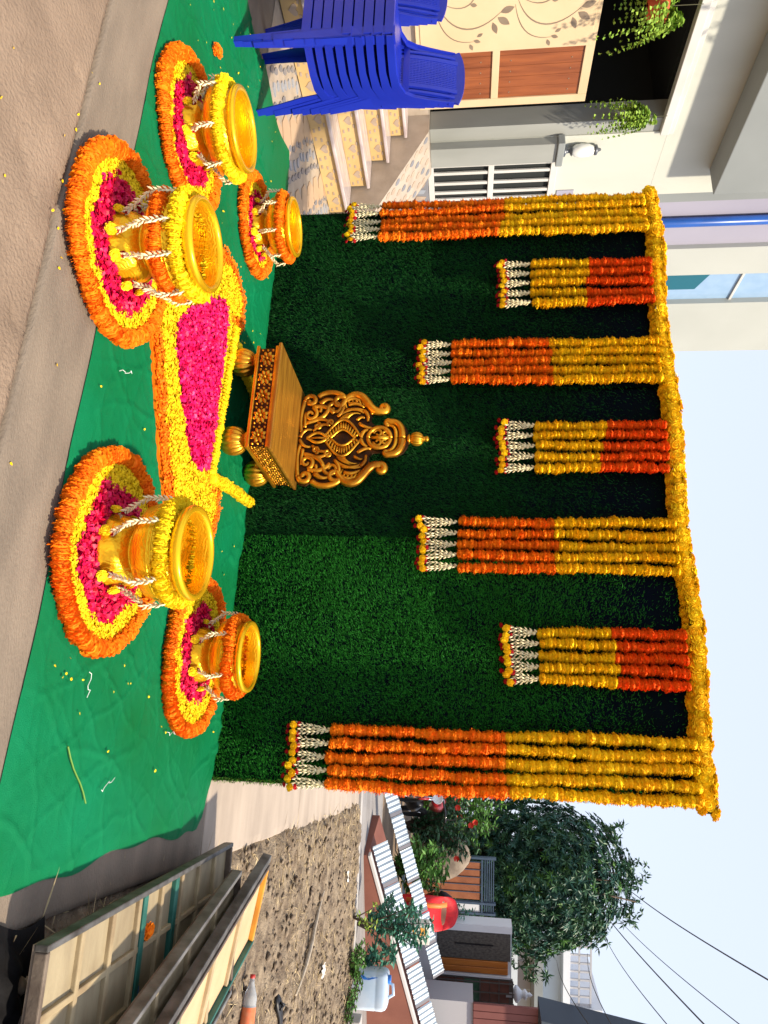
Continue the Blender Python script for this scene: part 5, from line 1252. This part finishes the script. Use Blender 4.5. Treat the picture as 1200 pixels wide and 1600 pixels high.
obj('frame_bar',MB().box((0,-.03,1.721),(1.16,.03,1.76)),'gate_blue',t); obj('frame_bar',MB().box((0,-.03,.04),(1.16,.03,.095)),'gate_blue',t)
for k in range(5): obj('top_bar',MB().box((0,-.014,1.79+.045*k),(1.16,.014,1.812+.045*k)),'gate_blue',t)
for u in (-.06,.90,1.12): obj('gate_post',MB().box((u,-.035,0),(u+.045,.035,2.03)),'gate_blue',t)
obj('grey_panel',MB().box((.946,-.01,.1),(1.118,.01,1.70)),'far_white',t); fin()
mat('moto_black',(.012,.012,.014),rough=.3,coat=.3); mat('moto_red',(.35,.01,.015),rough=.3,coat=.5); mat('chrome',(.75,.75,.78),rough=.15,metal=1.0); mat('tyre',(.012,.012,.012),rough=.8); mat('lens',(.8,.82,.85),rough=.1)
mt=thing('motorcycle','black and red motorcycle parked behind the orange strands of the longest curtain','motorcycle',(4.25,10.6,0))
def wheel(x,y,z):
    w=MB(); n=28; V=[];F=[]
    for k in range(n):
        a=6.2832*k/n
        for j in range(8): b=6.2832*j/8; rr=.26+.055*math.cos(b); V.append((x+rr*math.cos(a)*.25,y+rr*math.cos(a)*.97+0,z+rr*math.sin(a))); V[-1]=(V[-1][0]+.05*math.sin(b),V[-1][1],V[-1][2])
    F=[(k*8+j,((k+1)%n)*8+j,((k+1)%n)*8+(j+1)%8,k*8+(j+1)%8) for k in range(n) for j in range(8)]
    o=obj('wheel',(V,F),'tyre',mt,smooth=True)
    s=MB()
    for k in range(6): a=6.2832*k/6; s.tube([(x,y,z),(x+.21*math.cos(a)*.25,y+.21*math.cos(a)*.97,z+.21*math.sin(a))],.012,6)
    obj('spokes',s,'chrome',o)
wheel(4.10,10.05,.31); wheel(4.42,11.25,.31)
mb=MB(); mb.tube([(4.15,10.25,.80),(4.20,10.45,.86),(4.26,10.65,.84),(4.29,10.8,.74)],[.07,.13,.13,.08],12); obj('tank',mb,'moto_red',mt,smooth=True)
mb=MB(); mb.tube([(4.28,10.75,.78),(4.34,11.0,.80),(4.40,11.3,.88)],[.10,.11,.06],12,flat=.6); obj('seat',mb,'moto_black',mt,smooth=True)
mb=MB(); mb.tube([(4.2,10.35,.50),(4.24,10.6,.40),(4.3,10.85,.42)],[.10,.16,.12],10); obj('engine',mb,'moto_black',mt,smooth=True)
mb=MB(); mb.tube([(4.10,10.05,.31),(4.14,10.22,.86)],.03,8); mb.tube([(4.14,10.22,.86),(4.15,10.25,.95)],.03,8); obj('fork',mb,'chrome',mt,smooth=True)
mb=MB(); mb.tube([(3.80,10.42,1.0),(3.95,10.30,1.0),(4.15,10.25,.95),(4.35,10.15,1.0),(4.52,10.18,1.0)],.018,8); obj('handlebar',mb,'moto_black',mt,smooth=True)
mb=MB(); mb.lathe([(.002,-.05),(.07,-.04),(.095,.0),(.09,.03)],20); V=[(4.12+x,10.12-z*.9,.86+y) for x,y,z in mb.V]; obj('headlight',(V,mb.F),'lens',mt,smooth=True)
for x in (3.86,4.47):
    mb=MB(); mb.tube([(x,10.25,1.0),(x,10.25,1.16)],.008,6); mb.lathe([(.002,0),(.05,.004),(.05,.014),(.002,.02)],16,(x,10.25,1.18)); obj('mirror',mb,'moto_black',mt)
mb=MB(); mb.tube([(4.12,9.93,.52),(4.12,10.05,.66),(4.14,10.25,.62)],[.05,.06,.04],8,flat=.5); obj('mudguard',mb,'moto_red',mt,smooth=True)

# ================================================================ house front on the right
mat('door_black',(.05,.045,.04),(.11,.10,.085),scale=34,rough=.45,bump=.7,bscale=40,stretch=(1,1,.6)); mat('door_orange',(.48,.17,.03),(.36,.11,.02),scale=2,rough=.4,stretch=(6,1,.7)); mat('shutter_brown',(.16,.06,.04),(.11,.04,.028),scale=5,rough=.55); mat('green_glass',(.03,.10,.06),(.08,.16,.10),scale=8,rough=.2); mat('slat_red',(.20,.065,.055),(.16,.05,.042),scale=3,rough=.6); mat('fascia_blue',(.055,.075,.10),(.045,.06,.085),scale=1,rough=.7); mat('grille',(.12,.11,.10),rough=.5,metal=.4); mat('pale_grey',(.42,.42,.44),scale=1,rough=.8)
R2=math.atan2(.45,1.25)
t,fin=lthing('house_front','white house front with a black textured door, orange panel and barred brown window','house',(6.20,10.02,0),R2)
obj('wall',MB().box((-.14,.0,.0),(2.4,.25,.89)),'far_white',t); obj('wall',MB().box((-.14,.0,.891),(-.02,.25,2.16)),'far_white',t); obj('wall',MB().box((1.36,.0,.891),(2.4,.25,1.55)),'pale_grey',t); obj('wall',MB().box((-.02,.1,.891),(1.36,.25,2.16)),'far_white',t)
dr=obj('door',MB().box((.0,.03,.895),(.47,.08,2.14)),'door_black',t,bevel=.006); obj('handle',MB().box((.20,.008,1.2),(.215,.029,1.85)),'moto_black',dr)
for u0 in (.485,.60): obj('wood_panel',MB().box((u0,.03,.895),(u0+.108,.08,2.10)),'door_orange',t,bevel=.012)
obj('jamb',MB().box((.722,.0,.895),(.752,.09,2.14)),'far_white',t)
wd=obj('window',MB().box((.77,.02,.90),(1.30,.06,2.18)),'grille',t)
for i,(z0,z1,m) in enumerate(((.93,1.08,'shutter_brown'),(1.09,1.22,'shutter_brown'),(1.23,1.35,'shutter_brown'),(1.37,1.62,'green_glass'),(1.64,1.79,'shutter_brown'),(1.80,1.95,'shutter_brown'),(1.96,2.12,'shutter_brown'))):
    obj('shutter_panel' if m!='green_glass' else 'pane',MB().box((.80,.008,z0),(1.27,.0195,z1)),m,wd)
for u in (.80,.97,1.14,1.285): obj('grille_bar',MB().box((u-.008,-.05,.88),(u+.008,-.034,2.2)),'grille',wd)
for z in (.90,1.22,1.36,1.63,1.95,2.18): obj('grille_bar',MB().box((.76,-.0335,z-.008),(1.31,-.018,z+.008)),'grille',wd)
fin()
t,fin=lthing('slat_building','building with reddish slat cladding and a dark blue grey frame at the picture edge','building',(7.02,9.26,0),R2)
obj('lower_wall',MB().box((.02,.05,0),(2.6,.5,1.50)),'pale_grey',t)
for k in range(14): obj('slat',MB().box((.0+.115*k,.0,1.501),(.108+.115*k,.045,2.50)),'slat_red',t,bevel=.006)
fp=[(0.0,2.52),(.30,4.25),(2.6,4.25),(2.6,2.52)]; obj('fascia_frame',MB().prism([(0,2.52),(.30,4.25),(.62,4.25),(.30,2.86),(.22,2.52)],'y',-.25,.3),'fascia_blue',t); obj('fascia_frame',MB().prism([(.221,2.52),(.301,2.86),(2.6,2.86),(2.6,2.52)],'y',-.25,.3),'fascia_blue',t)
for k in range(10): obj('slat',MB().box((.62+.2*k,.05,2.862),(.805+.2*k,.09,6.5)),'slat_red',t)
obj('core',MB().box((.63,.10,2.51),(2.6,.5,6.5)),'slat_red',t)
fin()
t,fin=lthing('gate_post_lamp','white stepped lamp on the post above the barred window','lamp',(7.14,10.42,2.19),0)
mb=MB(); mb.lathe([(.06,0),(.13,.04),(.13,.07),(.07,.13),(.05,.16),(.08,.19),(.08,.21),(.03,.25),(.04,.28),(.001,.33)],16); obj('shade',mb,'far_white',t,smooth=True)
mb=MB(); mb.box((-.05,-.05,-.12),(.05,.05,-.001)); obj('base',mb,'pale_grey',t); fin()
mat('far_pale',(.60,.66,.70),(.55,.60,.65),scale=.5,rough=.85)
t,fin=lthing('far_house','distant white house with a balcony rail beyond the tree','house',(9.15,26.4,0),R2)
obj('wall',MB().box((.0,0,0),(4.2,5,5.0)),'far_pale',t); obj('roof_slab',MB().box((-.5,-.6,5.001),(4.4,5.2,5.25)),'far_white',t)
for k in range(16): obj('rail_post',MB().box((-.4+.3*k,-.5,5.251),(-.34+.3*k,-.44,5.95)),'pale_grey',t)
for z in (5.55,5.96): obj('rail_bar',MB().box((-.42,-.5,z),(4.3,-.44,z+.06)),'pale_grey',t)
obj('window',MB().box((1.2,-.05,3.2),(2.2,-.001,4.3)),'pale_grey',t); obj('shade_beam',MB().box((-.6,-1.4,3.9),(4.3,-.01,4.2)),'wall_grey',t)
obj('balcony_wall',MB().box((2.4,-.6,5.252),(2.5,2.5,6.4)),'far_white',t); fin()
t,fin=lthing('grey_house','grey house behind the black door, half hidden by the tree','house',(6.5,17.5,0),R2)
obj('wall',MB().box((0,0,0),(5,3,2.6)),'wall_grey',t); obj('roof_slab',MB().box((-.3,-.5,2.601),(5.2,3.2,2.78)),'far_pale',t)
for k in range(4): w=obj('window',MB().box((.4+1.1*k,-.03,1.2),(1.1+1.1*k,-.001,2.2)),'room_shade',t); obj('frame',MB().box((.36+1.1*k,-.05,2.2005),(1.14+1.1*k,-.001,2.26)),'far_white',w)
fin()
# ================================================================ overhead wires
mat('wire',(.03,.03,.035),rough=.6)
WIR=[((6.52,18.14,5.84),(5.87,7.16,5.2)),((7.09,18.25,5.11),(6.48,7.28,4.43)),((7.19,18.33,5.46),(6.46,7.33,4.92)),((7.53,18.41,5.08),(6.5,7.24,4.0)),((8.17,18.59,4.71),(6.54,7.16,3.3)),((8.37,18.56,3.89),(6.55,7.13,3.01))]
for k,(a,b) in enumerate(WIR):
    a=Vector(a); b=Vector(b); b=b+(b-a)*.25; P=[]
    for i in range(25):
        f=i/24; p=a+(b-a)*f; p.z-=.25*math.sin(math.pi*f)*(.3 if k==1 else .6); P.append(p)
    tag(obj('overhead_wire',MB().tube(P,.011 if k in (0,1) else .007,5),'wire'),['twisted power cable, the highest of the wires crossing the sky','straight black wire, second below the twisted cable','pale wire just under the twisted cable','wire, third from the slat building','thin wire, second from the slat building','lowest thin wire, nearest the slat building'][k],'wire','wires crossing the sky')
